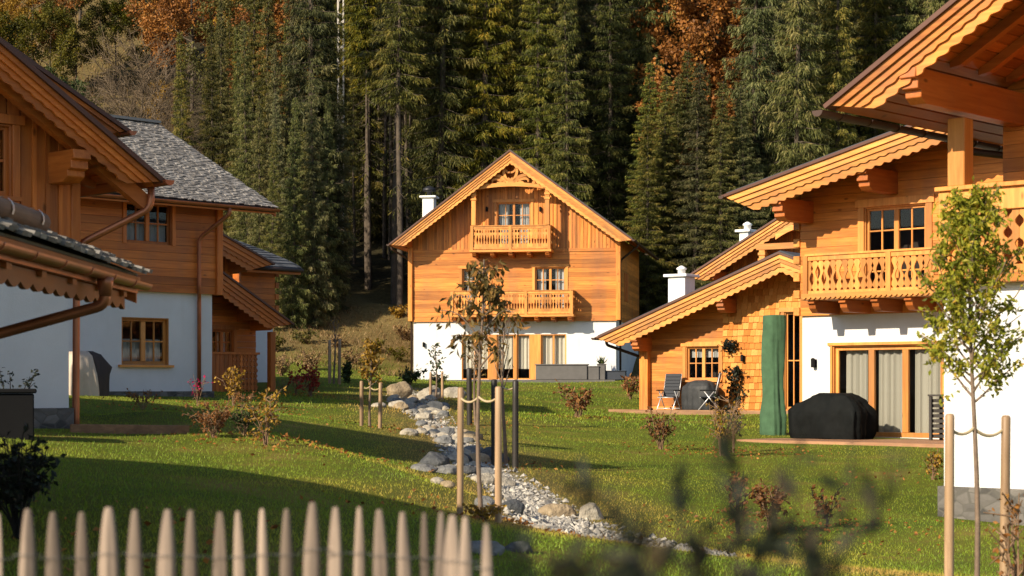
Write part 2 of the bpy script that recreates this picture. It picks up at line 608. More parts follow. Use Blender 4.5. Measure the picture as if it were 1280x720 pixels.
def z1(x, y):
    return float(tz(np.array([x]), np.array([y]))[0])


def ground_at(px, py, y0=9.0, y1=130.0):
    """where the view ray of a pixel meets the ground"""
    Y = np.arange(y0, y1, .1)
    zz = CZ + (HY - py) / F * Y
    below = zz <= tz((px - CX) / F * Y, Y)
    i = int(np.argmax(below)) if below.any() else len(Y) - 1
    Yh = Y[i]
    X = (px - CX) / F * Yh
    return Vector((X, Yh, z1(X, Yh)))


def _axis(lo, hi, nlo, nhi, fine):
    return np.concatenate([np.linspace(lo, nlo, 45, endpoint=False), np.arange(nlo, nhi, fine), np.linspace(nhi, hi, 60)])


def make_ground():
    xs = _axis(-130, 130, -14, 16, .14)
    ys = np.concatenate([np.linspace(-60, 8, 40, endpoint=False), np.arange(8, 60, .16), np.arange(60, 110, .4), np.linspace(110, 330, 100)])
    X, Y = np.meshgrid(xs, ys)
    Z = tz(X, Y)
    V = np.stack([X, Y, Z], -1).reshape(-1, 3)
    nx, ny = len(xs), len(ys)
    i = (np.arange(ny - 1)[:, None] * nx + np.arange(nx - 1)[None, :]).ravel()
    Q = np.stack([i, i + 1, i + nx + 1, i + nx], 1)
    m = NT('lawn and hillside ground')
    v = m.coord()
    n1, n2, n3 = m.noise(v, .55, 5, .6), m.noise(v, 6, 5, .65), m.noise(v, 60, 3, .7)
    lawn = m.ramp(n1, [(.35, (.08, .11, .012)), (.55, (.125, .135, .016)), (.7, (.21, .155, .04))])
    lawn = m.val(lawn, n3, .55, 1.35)
    dry = m.ramp(n2, [(.3, (.10, .075, .028)), (.7, (.19, .14, .055))])
    gc = m.attr('dryness')
    col = m.mix(gc, lawn, dry)
    soil = m.ramp(n2, [(.3, (.016, .013, .008)), (.55, (.035, .03, .014)), (.75, (.07, .055, .025))])
    col = m.mix(m.attr('forest'), col, soil)
    grav = m.ramp(n3, [(.25, (.14, .13, .12)), (.75, (.42, .39, .34))])
    col = m.mix(m.attr('gravel'), col, grav)
    m.bump(n3, .6, .03)
    m.fin(col, .95, .1)
    o = npmesh('lawn_ground', V, Q, m.m, smooth=True)
    xf, yf = V[:, 0].astype(float), V[:, 1].astype(float)
    sd = stream_dist(xf, yf)
    wob = .5 + .5 * np.sin(xf * 2.1 + 3 * np.sin(yf * .7)) * np.sin(yf * 1.1)
    a = np.clip(np.clip(1 - sd / (1.2 + 1.2 * wob), 0, 1) * .75 + np.clip((yf - 84) / 5, 0, 1), 0, 1)
    me = o.data
    for nm, arr in (('dryness', a), ('gravel', np.clip(1 - (sd + .05) / .15, 0, 1) * np.clip((46 - yf) / 18, .25, 1)), ('forest', np.clip((yf - 97 - .12 * np.abs(xf)) / 6, 0, 1) * (1 - .85 * (xf < -yf * .19)))):
        at_ = me.attributes.new(nm, 'FLOAT', 'POINT')
        at_.data.foreach_set('value', arr.astype(np.float32))
    tag(o, kind='structure')
    return o


make_ground()

BLOCK = []   # house footprints (origin, r, d, u0,u1,v0,v1) where no grass grows


def blocked(x, y):
    b = np.zeros(np.shape(x), bool)
    for ox, oy, rx, ry, u0, u1, v0, v1 in BLOCK:
        u = (x - ox) * rx + (y - oy) * ry
        v = -(x - ox) * ry + (y - oy) * rx
        b |= (u > u0) & (u < u1) & (v > v0) & (v < v1)
    return b


def blades(name, n, ylo, yhi, power, hmin, hmax, w, mat, keep, tintf, lean=.5, halfw=.30):
    Y = ylo + (yhi - ylo) * rng.random(n) ** power
    X = (rng.random(n) * 2 - 1) * (Y * halfw + .5)
    k = keep(X, Y) & ~blocked(X, Y)
    X, Y = X[k], Y[k]
    n = len(X)
    Z = tz(X, Y) - .01
    B = np.stack([X, Y, Z], 1)
    a = rng.random(n) * 2 * math.pi
    h = hmin + (hmax - hmin) * rng.random(n) ** 1.5
    wd = w * (.6 + .8 * rng.random(n))
    S = np.stack([np.cos(a), np.sin(a), np.zeros(n)], 1)
    a2 = rng.random(n) * 2 * math.pi
    T = B + np.stack([np.cos(a2) * lean * h, np.sin(a2) * lean * h, h], 1)
    V = np.stack([B - S * wd[:, None] / 2, B + S * wd[:, None] / 2, T], 1).reshape(-1, 3)
    Q = np.arange(3 * n).reshape(n, 3)
    return npmesh(name, V, Q, mat, tint=tintf(X, Y, n))
# ------------------------------------------------------------------ house kit (local x = along the front, y = into the house, z up)
class House:
    def __init__(s, name, label, cat, px, Y, zb, deg, foot, group='timber chalets around the lawn'):
        s.o = Vector(((px - CX) / F * Y, Y, zb))
        th = R(deg)
        s.r, s.d = (math.cos(th), math.sin(th)), (-math.sin(th), math.cos(th))
        s.e = tag(empty(name, s.o, th), label, cat, group)
        BLOCK.append((s.o.x, s.o.y, s.r[0], s.r[1], *foot))

    def uz(s, px, py, v=0.0):
        k = (px - CX) / F
        ox, oy = s.o.x + s.d[0] * v, s.o.y + s.d[1] * v
        u = (k * oy - ox) / (s.r[0] - k * s.r[1])
        return u, CZ + (HY - py) / F * (oy + s.r[1] * u) - s.o.z

    def u(s, px, v=0.0):
        return s.uz(px, 400, v)[0]

    def world(s, u, v, z):
        return Vector((s.o.x + s.r[0] * u + s.d[0] * v, s.o.y + s.r[1] * u + s.d[1] * v, s.o.z + z))


def _holes_rows(z0, z1, holes):
    zs = sorted({z0, z1} | {z for h in holes for z in h[2:4] if z0 < z < z1})
    return list(zip(zs[:-1], zs[1:]))


def plank_wall(mb, v0, v1, zlo, zhi, span, holes=(), h=.19, gap=.006, jitter=.006):
    """horizontal boards; span(z) -> (u0,u1)"""
    n = max(1, round((zhi - zlo) / h))
    hh = (zhi - zlo) / n
    for i in range(n):
        a, b = zlo + i * hh, zlo + (i + 1) * hh - gap
        t = random.random()
        jv = random.uniform(-jitter, jitter)
        for za, zb in _holes_rows(a, b, holes):
            (p0, p1), (q0, q1) = span(za), span(zb)
            if p1 - p0 < .03 and q1 - q0 < .03:
                continue
            q0, q1 = (q0, q1) if q1 > q0 else ((q0 + q1) / 2,) * 2
            cuts = sorted([hl for hl in holes if hl[2] < zb - 1e-5 and hl[3] > za + 1e-5])
            segs, cur0, curq = [], p0, q0
            for hl in cuts:
                segs.append((cur0, hl[0], curq, hl[0]))
                cur0 = curq = hl[1]
            segs.append((cur0, p1, curq, q1))
            for s0, s1, r0, r1 in segs:
                if s1 - s0 > .01 or r1 - r0 > .01:
                    mb.prism([(s0, za), (max(s1, s0), za), (max(r1, r0), zb), (r0, zb)], 'y', v0 + jv, v1 + jv, t)


def board_wall(mb, v0, v1, u0, u1, zlo, ztop, holes=(), w=.17, gap=.012, batten=True):
    """vertical boards; ztop(u) -> z"""
    n = max(1, round((u1 - u0) / w))
    ww = (u1 - u0) / n
    for i in range(n):
        a, b = u0 + i * ww, u0 + (i + 1) * ww - gap
        t = random.random()
        jv = random.uniform(-.004, .004)
        cuts = sorted((hl[2], hl[3]) for hl in holes if hl[0] < b - .02 and hl[1] > a + .02)
        z = zlo
        segs = []
        for c0, c1 in cuts:
            segs.append((z, c0))
            z = c1
        for s0, s1 in segs:
            if s1 - s0 > .02:
                mb.box(a, b, v0 + jv, v1 + jv, s0, s1, t)
        ta, tb = ztop(a), ztop(b)
        if max(ta, tb) > z + .02:
            mb.prism([(a, z), (b, z), (b, max(tb, z)), (a, max(ta, z))], 'y', v0 + jv, v1 + jv, t)
            if batten and not cuts:
                tm = ztop(b + gap / 2) - .01
                if tm > z + .05:
                    mb.box(b - .02, b + gap + .02, v0 - .022, v0 + jv - .001, z, tm, random.random())


def solid_wall(mb, u0, u1, v0, v1, z0, z1, holes=()):
    for za, zb in _holes_rows(z0, z1, holes):
        cur = u0
        for hl in sorted(hl for hl in holes if hl[2] < zb - 1e-5 and hl[3] > za + 1e-5):
            if hl[0] > cur:
                mb.box(cur, hl[0], v0, v1, za, zb, .5)
            cur = hl[1]
        if u1 > cur:
            mb.box(cur, u1, v0, v1, za, zb, .5)


def window(H, u0, u1, z0, z1, v, mat='pale', leaves=2, cols=2, rows=2, curtain=None, casing=True, sill=True, ch=1.0, fw=.075, casing_w=.12, depth=.07):
    """frame > pane, interior, curtain; set into a hole of the wall whose face is at v"""
    mz, mx = M[mat + '_z'], M[mat + '_x']
    mb = MB()
    a, b = v + depth, v + depth + .07
    mb.box(u0, u0 + fw, a, b, z0, z1)
    mb.box(u1 - fw, u1, a, b, z0, z1)
    mb.box(u0 + fw, u1 - fw, a, b, z0, z0 + fw)
    mb.box(u0 + fw, u1 - fw, a, b, z1 - fw, z1)
    lw = (u1 - u0 - 2 * fw) / leaves
    for i in range(1, leaves):
        c = u0 + fw + i * lw
        mb.box(c - fw * .7, c + fw * .7, a - .012, b, z0 + fw, z1 - fw)
    for i in range(leaves):
        l0 = u0 + fw + i * lw + (fw * .7 if i else 0)
        l1 = u0 + fw + (i + 1) * lw - (fw * .7 if i < leaves - 1 else 0)
        for c in range(1, cols):
            x = l0 + (l1 - l0) * c / cols
            mb.box(x - .018, x + .018, a + .01, b - .01, z0 + fw, z1 - fw)
        for r_ in range(1, rows):
            z = z0 + fw + (z1 - z0 - 2 * fw) * r_ / rows
            mb.box(l0, l1, a + .012, b - .012, z - .018, z + .018)
    # reveal
    mb.box(u0, u0 + .03, v + .002, a, z0, z1)
    mb.box(u1 - .03, u1, v + .002, a, z0, z1)
    mb.box(u0 + .03, u1 - .03, v + .002, a, z1 - .03, z1)
    if casing:
        w = casing_w
        mb.box(u0 - w, u0, v - .035, v + .03, z0 - .02, z1)
        mb.box(u1, u1 + w, v - .035, v + .03, z0 - .02, z1)
        mb.box(u0 - w - .06, u1 + w + .06, v - .05, v + .03, z1, z1 + w * 1.15)
    f = mb.build('window', mz, H.e, bevel=.006)
    if sill:
        ms = MB()
        ms.box(u0 - .1, u1 + .1, v - .09, v + depth, z0 - .06, z0 - .003)
        ms.build('sill', mx, f)
    p = MB()
    p.box(u0 + fw * .6, u1 - fw * .6, a + .03, a + .04, z0 + fw * .6, z1 - fw * .6)
    p.build('pane', M['glass'], f)
    it = MB()
    e = v + 1.1
    g = b + .002
    U0, U1, Z0, Z1 = u0 - .01, u1 + .01, z0 - .01, z1 + .01
    it.add([(U0, e, Z0), (U1, e, Z0), (U1, e, Z1), (U0, e, Z1), (U0, g, Z0), (U1, g, Z0), (U1, g, Z1), (U0, g, Z1)],
           [(0, 1, 2, 3), (0, 4, 5, 1), (3, 2, 6, 7), (0, 3, 7, 4), (1, 5, 6, 2)])
    it.build('interior', M['interior'], f)
    if curtain:
        for (c0, c1, zc0, zc1, mname) in curtain:
            A, B = [], []
            n = max(8, int((c1 - c0) / .03))
            ph = random.random() * 6
            cm = MB()
            vs, fs = [], []
            for i in range(n + 1):
                x = c0 + (c1 - c0) * i / n
                y = b + .10 + .03 * math.sin(i * .95 + ph) + .012 * math.sin(i * 2.3)
                vs += [(x, y, zc0), (x, y + .01, zc1)]
            fs = [(2 * i, 2 * i + 2, 2 * i + 3, 2 * i + 1) for i in range(n)]
            cm.add(vs, fs, .5)
            cm.build('curtain', M[mname], f)
    return f


def line(p, q):
    return lambda u: p[1] + (q[1] - p[1]) * (u - p[0]) / (q[0] - p[0])


def bargeboard(H, e, a, v, mat='pale', total=.56, clip=None, scal=.26, name='bargeboard', strip=True, layers=4, end=0.0, cutmax=1.25):
    """layered verge boards below the roof line e->a, lower edges scalloped; mitred at u = clip"""
    du, dz = a[0] - e[0], a[1] - e[1]
    L = math.hypot(du, dz)
    cu, cz = du / L, dz / L
    n = (cz, -cu) if cu > 0 else (-cz, cu)
    clip = a[0] if clip is None else clip
    sg = 1 if cu > 0 else -1

    def P(s, d):
        return (e[0] + cu * s + n[0] * d, e[1] + cz * s + n[1] * d)

    def smax(d):
        return (clip - e[0] - n[0] * d) / cu
    mb = MB()
    k = total / .56
    cut = min(.85 * abs(cu) / max(abs(cz), .05), cutmax)
    N = int(L / .035)
    if layers == 4:
        spec = [(.0, .135, 0, 0), (.120, .25, .045, 0), (.235, .35, .085, .030), (.33, .505, .125, .050)]
    else:
        spec = [(.0, .17, 0, 0), (.16, .33, .022, .03), (.30, .50, .045, .06)]
    for i, (d0, d1, vo, amp) in enumerate(spec):
        d0, d1, amp = d0 * k, d1 * k, amp * k
        A, B = [], []
        for j in range(N + 1):
            t = j / N
            d = d1 + (amp * (.35 * abs(math.sin(math.pi * (t * smax(d1)) / scal)) + .65 * (.5 - .5 * math.cos(2 * math.pi * (t * smax(d1)) / scal))) if amp else 0)
            s0 = d0 * cut + (smax(d0) - d0 * cut) * t
            s1 = d * cut + (smax(d) - d * cut) * t
            A.append(P(s0, d0))
            B.append(P(s1, d))
        mb.band(A, B, 'y', v + vo, v + vo + .035, random.random())
    o = mb.build(name, M[mat + '_x'], H.e)
    if strip:
        st = MB()
        st.prism([P(-.06 - end, -.05), P(smax(-.05), -.05), P(smax(.012), .012), P(-.06 - end, .012)], 'y', v - .05, v + .25, .5)
        st.build('verge_flashing', M['flash'], o)
    return o


def roof_slab(H, e, a, v0, v1, name='roof', wood_ax='x', rafters=True, dark='roof_dark', soffit='red', raf_step=.85, th=.10, rt=.04):
    """one slope: shingle layer above, boarded soffit with rafters below as its children"""
    lo = MB()
    lo.prism([(e[0], e[1] + .0), (a[0], a[1] + .0), (a[0], a[1] + th), (e[0], e[1] + th)], 'y', v0 + .06, v1, .5)
    r_ = lo.build(name, M[dark], H.e)
    so = MB()
    # boards run along y (depth)
    L = abs(a[0] - e[0])
    n = max(2, int(L / .16))
    for i in range(n):
        t0, t1 = i / n, (i + 1) / n - .004
        f = lambda t: (e[0] + (a[0] - e[0]) * t, e[1] + (a[1] - e[1]) * t)
        p, q = f(t0), f(t1)
        so.prism([(p[0], p[1] - .004), (q[0], q[1] - .004), (q[0], q[1] - .05), (p[0], p[1] - .05)], 'y', v0 + .17, v1 - .02)
    so.build('soffit', M[soffit + '_y'], r_)
    if rafters:
        y = v0 + .45
        while y < v1 - .3 and y < v0 + 9:
            rb = MB()
            g_ = lambda t: (e[0] + (a[0] - e[0]) * t, e[1] + (a[1] - e[1]) * t)
            q0, q1 = g_(rt), g_(rt + .03)
            rb.prism([(q0[0], q0[1] - .052), (a[0], a[1] - .052), (a[0], a[1] - .22), (q1[0], q1[1] - .2), (q0[0], q0[1] - .13)], 'y', y, y + .13)
            rb.build('rafter', M[soffit + '_x'], r_)
            y += raf_step
    return r_


def purlin(H, u, ztop, v0, v1, w=.22, h=.30, mat='red', name='purlin'):
    """beam along the depth with a stepped, carved nose at v0"""
    s = h / .30
    prof = [(v1, ztop), (v0, ztop), (v0 - .03, ztop - .09 * s), (v0 + .05, ztop - .10 * s), (v0 + .04, ztop - .18 * s), (v0 + .13, ztop - .19 * s),
            (v0 + .13, ztop - .25 * s), (v0 + .26, ztop - h), (v1, ztop - h)]
    mb = MB()
    mb.prism(prof, 'x', u - w / 2, u + w / 2)
    return mb.build(name, M[mat + '_y'], H.e, bevel=.008)


def bumpf(t, c, w):
    return max(0.0, 1 - abs(t - c) / w)


STYLES = {
    'vase': lambda t, i: max(.040 * bumpf(t, .09, .06), .040 * bumpf(t, .91, .06),
                             .052 * max(0, math.sin(math.pi * min(1, max(0, (((t if i % 2 else 1 - t)) - .2) / .42)))) ** 1.2,
                             .028 * bumpf((t if i % 2 else 1 - t), .70, .09)),
    'slots': lambda t, i: max(.042 if .76 < t < .88 else 0, (.046 * (1 - .6 * abs(t - .4) / .22)) if .2 < t < .62 else 0),
    'lattice': lambda t, i: .048 * max(0, math.sin(2 * math.pi * (t * 3.0 + (.5 if i % 2 else 0)))) ** .8,
    'plain': lambda t, i: .006,
    'grid': lambda t, i: .040 if (t * 7) % 1 > .45 else .004,
}


def rail_panel(mb, p, q, z0, z1, style, pitch=.125, th=.03):
    """flat sawn balusters between two floor points (u,v); neighbouring edges leave the cut-outs"""
    p, q = Vector((*p, 0)), Vector((*q, 0))
    L = (q - p).length
    d = (q - p) / L
    nrm = Vector((-d.y, d.x, 0))
    n = max(1, round(L / pitch))
    w = L / n
    g = STYLES[style]
    K = 26
    for i in range(n):
        c = (i + .5) * w
        t_ = random.random()
        vs, fs = [], []
        for k in range(K + 1):
            t = k / K
            l = c - w / 2 + min(g(t, i) * w / .125, w * .45)
            r_ = c + w / 2 - min(g(t, i + 1) * w / .125, w * .45)
            z = z0 + (z1 - z0) * t
            for s in (l, r_):
                for m in (-th / 2, th / 2):
                    x = p + d * s + nrm * m
                    vs.append((x.x, x.y, z))
        for k in range(K):
            o = 4 * k
            fs += [(o, o + 2, o + 6, o + 4), (o + 3, o + 1, o + 5, o + 7), (o + 1, o, o + 4, o + 5), (o + 2, o + 3, o + 7, o + 6)]
        mb.add(vs, fs, t_)


def balcony(H, u0, u1, zf, vf, vw, rail_h=.98, style='vase', nconsole=4, posts=(0, .5, 1), sides=(True, True), mat='pale', con_h=.2, slab=.10, fascia=False, con_u=None, pitch=.125):
    mb = MB()
    mb.box(u0 - .04, u1 + .04, vf - .05, vw, zf - slab, zf)
    b = mb.build('balcony', M[mat + '_x'], H.e, bevel=.006)
    rl = MB()
    lo, hi = zf + .10, zf + rail_h - .10
    corners = [(u0 + .06, vf + .04), (u1 - .06, vf + .04)]
    runs = [(corners[0], corners[1])]
    if sides[0]:
        runs.append(((u0 + .06, vw), corners[0]))
    if sides[1]:
        runs.append((corners[1], (u1 - .06, vw)))
    for p, q in runs:
        rail_panel(rl, p, q, lo - .04, hi + .04, style, pitch)
        dz = .02
        P, Q = Vector((*p, 0)), Vector((*q, 0))
        for z, h, w in ((zf + .075, .09, .07), (zf + rail_h - .075, .10, .07)):
            rl.beam(P + Vector((0, 0, z)), Q + Vector((0, 0, z)), w, h)
        rl.beam(P + Vector((0, 0, zf + rail_h)), Q + Vector((0, 0, zf + rail_h)), .13, .045)
    for t in posts:
        u = u0 + .06 + (u1 - u0 - .12) * t
        rl.box(u - .06, u + .06, vf - .025, vf + .10, zf + .002, zf + rail_h - .024)
    rl.build('railing', M[mat + '_z'], b)
    if fascia:
        fa = MB()
        A, B = [], []
        N = int((u1 - u0) / .02)
        for j in range(N + 1):
            u = u0 + (u1 - u0) * j / N
            A.append((u, zf + .055))
            B.append((u, zf + .0 - .05 * abs(math.sin(math.pi * (u - u0) / .13)) - .02))
        fa.band(A, B, 'y', vf - .085, vf - .052)
        fa.build('scalloped_board', M[mat + '_x'], b)
    us = con_u or [u0 + .15 + (u1 - u0 - .3) * i / (nconsole - 1) for i in range(nconsole)]
    for u in us:
        purlin_ = MB()
        zt = zf - slab - .003
        s = con_h / .2
        purlin_.prism([(vw + .02, zt), (vf + .03, zt), (vf - .01, zt - .05 * s), (vf + .06, zt - .06 * s), (vf + .08, zt - .13 * s), (vf + .2, zt - con_h), (vw + .02, zt - con_h)], 'x', u - .09, u + .09)
        purlin_.build('console', M['red_y'], b, bevel=.008)
    return b


def gutter(H, u, z, v0, v1, r=.075, mat='gutter', name='gutter'):
    """half-round gutter along the depth"""
    mb = MB()
    A = []
    n = 10
    for k in range(n + 1):
        a = math.pi * (1 + k / n)
        A.append((u + r * math.cos(a), z + r * math.sin(a)))
    B = [(u + (r - .012) * math.cos(math.pi * (1 + k / n)), z + (r - .012) * math.sin(math.pi * (1 + k / n))) for k in range(n + 1)]
    mb.band(A, B, 'y', v0, v1, .5)
    y = v0 + .5
    while y < v1:
        mb.band([(p[0] + (p[0] - u) * .12, p[1] - .008) for p in A], A, 'y', y, y + .03, .3)
        y += .75
    mb.prism(A, 'y', v0 - .012, v0 + .003, .6)
    return mb.build(name, M[mat], H.e)


def pipe(H, pts, r=.05, mat='gutter', name='downpipe'):
    # soften the corners
    P = [Vector(p) for p in pts]
    out = [P[0]]
    for i in range(1, len(P) - 1):
        a, b, c = P[i - 1], P[i], P[i + 1]
        d = min(.16, (b - a).length * .4, (c - b).length * .4)
        s, e = b + (a - b).normalized() * d, b + (c - b).normalized() * d
        for k in range(6):
            t = k / 5
            out.append(s * (1 - t) ** 2 + b * 2 * t * (1 - t) + e * t * t)
    out.append(P[-1])
    mb = MB()
    mb.tube(out, r, 12)
    o = mb.build(name, M[mat], H.e, smooth=True)
    return o


def chimney(H, u0, u1, v0, v1, z0, z1, cowl=True):
    mb = MB()
    mb.box(u0, u1, v0, v1, z0, z1, .5)
    c = mb.build('chimney', M['chimney'], H.e, bevel=.015)
    k = MB()
    k.box(u0 - .12, u1 + .12, v0 - .12, v1 + .12, z1 + .002, z1 + .09, .5)
    k.build('chimney_slab', M['chimney'], c, bevel=.01)
    if cowl:
        mid = ((u0 + u1) / 2, (v0 + v1) / 2)
        g = MB()
        w = (u1 - u0) * .62
        g.lathe((mid[0], mid[1], z1 + .09), [(.10, 0), (.10, .2), (w, .24), (w * .9, .36), (w * .4, .46), (.02, .5)], 16)
        g.build('cowl', M['cap'], c, smooth=True)
    else:
        mid = ((u0 + u1) / 2, (v0 + v1) / 2)
        g = MB()
        g.lathe((mid[0], mid[1], z1 + .09), [(.13, 0), (.13, .16), (.17, .17), (.17, .22), (.04, .30)], 14)
        g.build('flue_cap', M['chimney'], c, smooth=True)
    return c


def lamp(H, u, z, v):
    mb = MB()
    mb.box(u - .05, u + .05, v - .03, v, z - .09, z + .09)
    mb.lathe((u, v - .09, z - .1), [(.045, 0), (.05, .02), (.05, .2), (.02, .22)], 10)
    mb.build('wall_lamp', M['black'], H.e)


def wood_post(H, u0, u1, v0, v1, z0, z1, mat='pale', name='post', carved=False):
    mb = MB()
    mb.box(u0, u1, v0, v1, z0, z1)
    if carved:
        for z in (z1 - .25, z1 - .45):
            mb.box(u0 - .03, u1 + .03, v0 - .03, v1 + .03, z, z + .1)
    return mb.build(name, M[mat + '_z'], H.e, bevel=.012)
# ================================================================== HOUSES
def side_walls(H, W, depth, zw, zt, white=True, sides=(0, 1), z0=-.6, v_start=.3):
    """plaster and board walls along the depth on the left (0) and right (1) sides, and a plain rear wall"""
    for s in sides:
        mb, wd = MB(), MB()
        a = (0, .3) if s == 0 else (W - .3, W)
        mb.box(a[0], a[1], v_start, depth, z0, zw, .5)
        n = max(1, int((zt - zw) / .19))
        for i in range(n):
            h = (zt - zw) / n
            b = (-.06, .06) if s == 0 else (W - .06, W + .06)
            wd.box(b[0], b[1], .002, depth, zw + i * h, zw + (i + 1) * h - .006)
        mb.build('side_wall', M['plaster'], H.e)
        wd.build('side_cladding', M['wood_y'], H.e)
    mb = MB()
    mb.box(0, W, depth, depth + .2, z0, zt, .5)
    mb.build('rear_wall', M['plaster'], H.e)


# ------------------------------------------------ D: the chalet in the centre
def central_chalet():
    H = House('chalet', 'tall gabled chalet in the centre with two balconies and a carved gable arch', 'house', 517, 83.5, 1.96, -9.5, (-.2, 9.4, -.6, 10.2))
    vo = -1.35
    W = H.u(770)
    zw = H.uz(640, 401)[1]
    zv = H.uz(640, 314)[1]
    e, a = H.uz(487, 306, vo), H.uz(637, 189, vo)
    f = H.uz(790, 300, vo)
    l0, l1 = line(e, a), line(f, a)
    top = lambda u: min(l0(u), l1(u)) - .06
    bvf = -1.0
    # balcony floors
    zu = H.uz(638, 312, bvf)[1]
    zl = H.uz(675, 393, bvf)[1]
    # openings
    uh = [(H.u(621), H.u(664), zu + .02, H.uz(640, 253)[1])]
    mh = [(H.u(578), H.u(612), zl + .02, H.uz(590, 336)[1]), (H.u(669), H.u(707), zl + .02, H.uz(690, 334)[1])]
    gz1, gz0 = H.uz(640, 418)[1], .02
    gh = [(H.u(577), H.u(708), gz0, gz1)]
    w = MB()
    solid_wall(w, 0, W, 0, .3, -.6, zw, gh)
    w.build('wall', M['plaster'], H.e)
    p = MB()
    plank_wall(p, -.07, .05, zw, zv, lambda z: (-.06, W + .06), mh)
    p.build('log_wall', M['wood_x'], H.e)
    b = MB()
    board_wall(b, -.07, .05, -.06, W + .06, zv + .004, lambda u: top(u), uh)
    b.build('gable_boarding', M['wood_z'], H.e)
    bd = MB()
    bd.box(-.08, W + .08, -.11, -.0705, zv - .05, zv + .09, .4)
    bd.box(-.08, W + .08, -.10, -.0705, zw - .03, zw + .06, .6)
    bd.build('cladding_trim', M['wood_x'], H.e)
    side_walls(H, W, 10, zw, min(l0(0), l1(W)) - .2)
    sh = MB()
    for v in (3.0, 3.9):
        sh.box(W + .06, W + .10, v, v + .55, zw + 1.0, zw + 2.3)
    sh.build('shutter', M['old_z'], H.e)
    # corner logs
    for u in (-.22, W + .02):
        wood_post(H, u, u + .2, -.2, .06, zw + .002, l0(0) - .4, 'wood', 'corner_post')
    # windows
    for h, cm in zip(uh + mh, ('net', 'net', 'net')):
        window(H, *h, -.07, curtain=[(h[0] + .1, h[0] + .1 + (h[1] - h[0]) * .28, h[2], h[3], cm), (h[1] - .1 - (h[1] - h[0]) * .28, h[1] - .1, h[2], h[3], cm)], sill=False, rows=4)
    # ground floor glazing: blinds drawn over the lower dark strip
    g = gh[0]
    xs = [H.u(x) for x in (577, 611, 621, 643, 646, 663, 676, 708)]
    for i in range(0, 8, 2):
        zc0 = gz0 + (.02 if i == 6 else .48)
        window(H, xs[i], xs[i + 1], g[2], g[3], 0, leaves=2 if i in (0, 6) else 1, cols=1, rows=1, casing=False, sill=False, fw=.06,
               depth=.03, curtain=[(xs[i] + .02, xs[i + 1] - .02, zc0, g[3], 'pale_blind')])
    pf = MB()
    for x0, x1 in ((611, 621), (643, 646), (663, 676)):
        pf.box(H.u(x0), H.u(x1), -.03, .2, g[2], g[3])
    pf.build('glazing_post', M['pale_z'], H.e)
    # roof
    # balconies
    balcony(H, H.uz(588, 300, bvf)[0], H.uz(688, 300, bvf)[0], zu, bvf, -.07, H.uz(638, 282, bvf)[1] - zu, 'slots', 5)
    balcony(H, H.uz(563, 380, bvf)[0], H.uz(716, 380, bvf)[0], zl, bvf, -.07, H.uz(690, 363, bvf)[1] - zl, 'slots', 8, posts=(0, .3, .62, 1))
    # posts and carved arch under the gable
    ul, ur = H.uz(592, 300, bvf)[0], H.uz(684, 300, bvf)[0]
    zp = zu + (H.uz(638, 282, bvf)[1] - zu)
    zt = H.uz(592, 238, bvf)[1]
    for u in (ul, ur):
        wood_post(H, u - .10, u + .10, bvf - .03, bvf + .15, zp + .03, zt, 'pale', 'post', carved=True)
    am = MB()
    um, zm = (ul + ur) / 2, H.uz(638, 233, bvf)[1]
    A, B = [], []
    for i in range(41):
        s = -1.12 + 2.24 * i / 40
        z = zt + .0 + (zm - zt) * (1 - s * s)
        A.append((um + s * (ur - ul) / 2, z))
        B.append((um + s * (ur - ul) / 2, z + .17))
    am.band(A, B, 'y', bvf - .05, bvf + .10)
    arch = am.build('arch_beam', M['pale_x'], H.e)
    fr = MB()
    zb = zm + .12

    def ribbon(pts, w0, w1):
        n = len(pts)
        A, B = [], []
        for i, p_ in enumerate(pts):
            q = pts[min(i + 1, n - 1)]
            o_ = pts[max(i - 1, 0)]
            dx, dz = q[0] - o_[0], q[1] - o_[1]
            l_ = math.hypot(dx, dz) or 1
            t = i / (n - 1)
            w_ = (w0 + (w1 - w0) * t) * (.45 + .55 * math.sin(math.pi * min(1, .18 + t * .8)))
            A.append((p_[0] - dz / l_ * w_, p_[1] + dx / l_ * w_))
            B.append((p_[0] + dz / l_ * w_, p_[1] - dx / l_ * w_))
        fr.band(A, B, 'y', bvf - .02, bvf + .03)

    def bez(p0, p1, p2, p3, n=14):
        return [tuple((1 - t) ** 3 * p0[k] + 3 * t * (1 - t) ** 2 * p1[k] + 3 * t * t * (1 - t) * p2[k] + t ** 3 * p3[k] for k in (0, 1)) for t in [i / n for i in range(n + 1)]]
    for s in (-1, 1):
        X = lambda x: um + s * x
        ribbon(bez((X(.05), zb), (X(.5), zb + .55), (X(1.0), zb + .45), (X(1.25), zb + .02)), .08, .05)
        ribbon(bez((X(.3), zb + .1), (X(.6), zb + .28), (X(.85), zb + .25), (X(.8), zb + .06)), .06, .05)
        ribbon(bez((X(1.0), zb + .0), (X(1.25), zb + .25), (X(1.5), zb + .1), (X(1.7), zb - .12)), .07, .04)
        ribbon(bez((X(.12), zb + .15), (X(.42), zb + .5), (X(.3), zb + .8), (X(.08), zb + .95)), .07, .04)
        ribbon(bez((X(.02), zb + .5), (X(.16), zb + .5), (X(.28), zb + .62), (X(.24), zb + .82)), .05, .03)
        ribbon(bez((X(.45), zb + .5), (X(.62), zb + .62), (X(.75), zb + .5), (X(.95), zb + .36)), .05, .03)
        fr.prism([(X(.2), zb - .1), (X(.65), zb - .16), (X(.6), zb + .08), (X(.25), zb + .16)], 'y', bvf - .02, bvf + .03)
    fr.prism([(um - .12, zb - .1), (um + .12, zb - .1), (um + .1, zb + .3), (um, zb + .22), (um - .1, zb + .3)], 'y', bvf - .021, bvf + .031)
    fr.prism([(um - .1, zb + .82), (um + .1, zb + .82), (um, zb + 1.15)], 'y', bvf - .021, bvf + .031)
